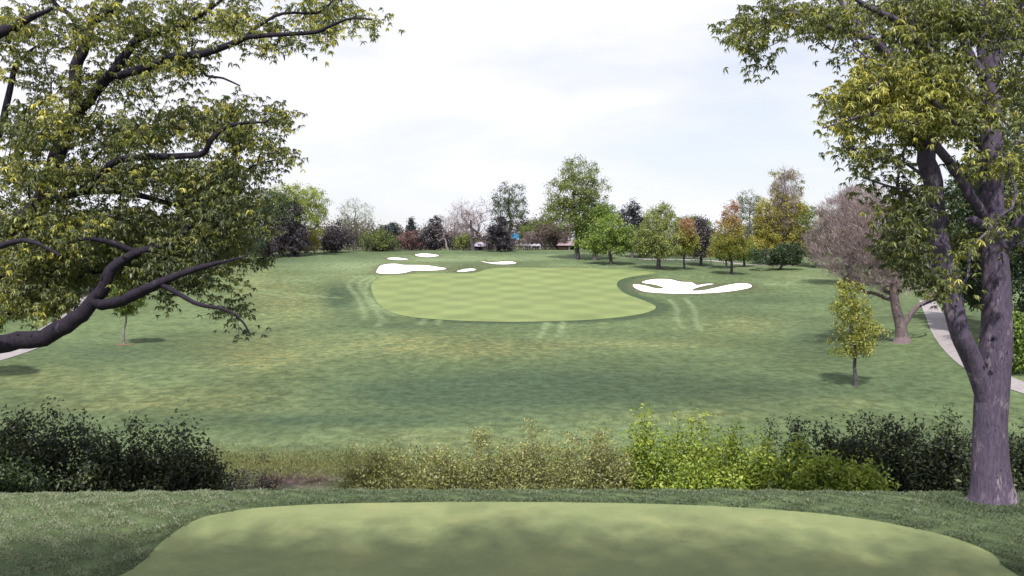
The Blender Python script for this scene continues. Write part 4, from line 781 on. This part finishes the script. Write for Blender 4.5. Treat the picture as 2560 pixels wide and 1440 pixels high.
for px, ty, Y, rx, tall, lb in [(1625, 1085, 25.4, 85, ((1612, 1035), (1606, 1050), (1618, 1060)), 'yellow-green shrub with one tall leafy shoot'), (1720, 1065, 26.2, 85, ((1730, 1050),), 'tallest bright yellow-green shrub'), (1810, 1085, 25.2, 85, ((1845, 1070),), 'yellow-green shrub beside the tallest one'),
                          (1905, 1105, 25.6, 85, (), 'yellow-green shrub with a dark gap beneath'), (2000, 1120, 24.6, 80, (), 'yellow-green shrub leaning towards the dark shrubs'), (1770, 1165, 23.2, 80, (), 'low yellow-green shrub in front near the turf edge'), (2075, 1150, 23.6, 75, (), 'low yellow-green shrub overlapping the dark thicket'), (2160, 1175, 23.0, 60, (), 'last small yellow-green shrub in front of the dark thicket')]:
    shrub('shrub', px, ty, Y, rx, 'shrub', lb, n=210, per=24, leaf=.13, aspect=.45, tall=tall, rc=.19, group=G3, tb=.66)
for px, ty, Y, rx, tall, lb in [(2000, 1085, 27.5, 70, ((1925, 1062), (1990, 1070)), 'thin dark shrub behind the yellow-green ones'), (2090, 1085, 26.8, 85, ((2130, 1048),), 'dark shrub with a slanting bare shoot on top'), (2185, 1072, 25.6, 90, ((2172, 1048), (2215, 1060)), 'dark shrub with the highest dense top beside the forked oak'),
                          (2290, 1085, 25.0, 90, ((2300, 1068),), 'dark shrub in the middle between thicket top and oak'), (2385, 1075, 24.6, 85, ((2385, 1050),), 'dark shrub touching the oak trunk'), (2545, 1100, 24.6, 80, (), 'dark shrub on the far side of the oak trunk'), (2650, 1110, 24.6, 90, (), 'dark shrub past the oak trunk by the picture edge')]:
    shrub('shrub', px, ty, Y, rx, 'hedge', lb, n=210, per=34, leaf=.125, tall=tall, rc=.19, group=G4, tb=.5)

# ------------------------------------------------------------------ grass blades
def blades(name, P, hgt, mat, label, tint, lean=.5, wd=.012):
    n = len(P); D = unit(np.column_stack([rng.normal(0, lean, n), rng.normal(0, lean, n), np.ones(n)])); hh = hgt * rng.uniform(.5, 1.3, n)
    o = leaves(name, P, D, hh, np.full(n, wd) * rng.uniform(.7, 1.4, n), tint, M[mat], None, None, .1, .25); o['kind'] = 'stuff'; o['label'] = label; return o
n = 330000; x = rng.uniform(-14, 13.5, n); y = 11.5 + 9.0 * rng.random(n) ** .9; P = np.column_stack([x, y])
d = sdf(P, tee_w); kk = (d > 0.02) & (np.abs(x) < y * .66 + .5); P = P[kk]; d = d[kk]
cl = np.sin(P[:, 0] * 5.1 + 2 * np.sin(P[:, 1] * 3.3)) + np.sin(P[:, 1] * 7.7 + 1.5 * np.sin(P[:, 0] * 4.2)) + .8 * np.sin(P[:, 0] * 13 + P[:, 1] * 11)
B = np.column_stack([P, H(P[:, 0], P[:, 1]) - .01])
blades('rough_grass', B, .07 + .026 * cl + .02 * ss(.5, .1, d), 'grass', 'tufted darker grass framing the tee', .34 + .15 * cl + .46 * ss(-4, -9, B[:, 0]) - .1 * ss(.8, .2, d) + rng.normal(0, .16, len(B)), .65, .011)
fb = hit([2480], [1264], 12)[0]; n = 9000; a = rng.uniform(0, 2 * math.pi, n); rr_ = .55 + np.abs(rng.normal(0, .28, n)); x = fb[0] + np.cos(a) * rr_; y = fb[1] + .35 + np.sin(a) * rr_
blades('rough_grass', np.column_stack([x, y, H(x, y) - .01]), .13, 'grass', 'longer ragged grass round the foot of the forked oak', rng.uniform(.1, .6, n), .5, .012)
n = 60000; x = rng.uniform(-19, -7, n); y = rng.uniform(38, 58, n); ok = rng.random(n) < np.exp(-((y - 49.5) / 2.2) ** 2); x, y = x[ok], y[ok]
blades('tall_grass', np.column_stack([x, y, H(x, y)]), .22, 'drygrass', 'yellow tall grass along the far bank of the ditch', rng.random(len(x)), .35, .03)

# ------------------------------------------------------------------ unseen oak added behind the camera, crown shaped to shade the near tee
base = np.array([-9.0, -13.0, 0.2]); base[2] = H(base[0], base[1]) - .1; t = thing('oak_tree', base, 'unseen tall oak added behind the tee to shade the mown grass', 'tree')
sk = Skel(); sk.add(base, -1, .8); sk.chain([base + [0, 0, .6], base + [.2, .4, 6], base + [.8, 1.5, 13], base + [1.5, 3, 19], base + [2, 4, 26]], [.62, .58, .5, .36, .12], par=0)
n = 1400; u = rdir(n) * (rng.random(n) ** .45)[:, None]; T = np.array([-2.0, -6.7, 24.0]) + u * [19, 6.6, 3.0]
T = T[rng.random(len(T)) < .10 + .90 * ss(.2, -2.6, T[:, 1])]
tips = sk.grow(T, .9, .08, .3); sk.radii(.25, .012, .5); sk.mesh('trunk', M['bark_near'], t, base, sides=(14, 7, 5, 3), cuts=(.15, .06, .03), lump=.05)
B = np.repeat(T, 130, 0) + rng.normal(size=(len(T) * 130, 3)) * .7
leaves('crown', B, rdir(len(B), -.3), rng.uniform(.18, .34, len(B)), rng.uniform(.11, .19, len(B)), rng.uniform(.1, .7, len(B)), M['oak'], t, base)
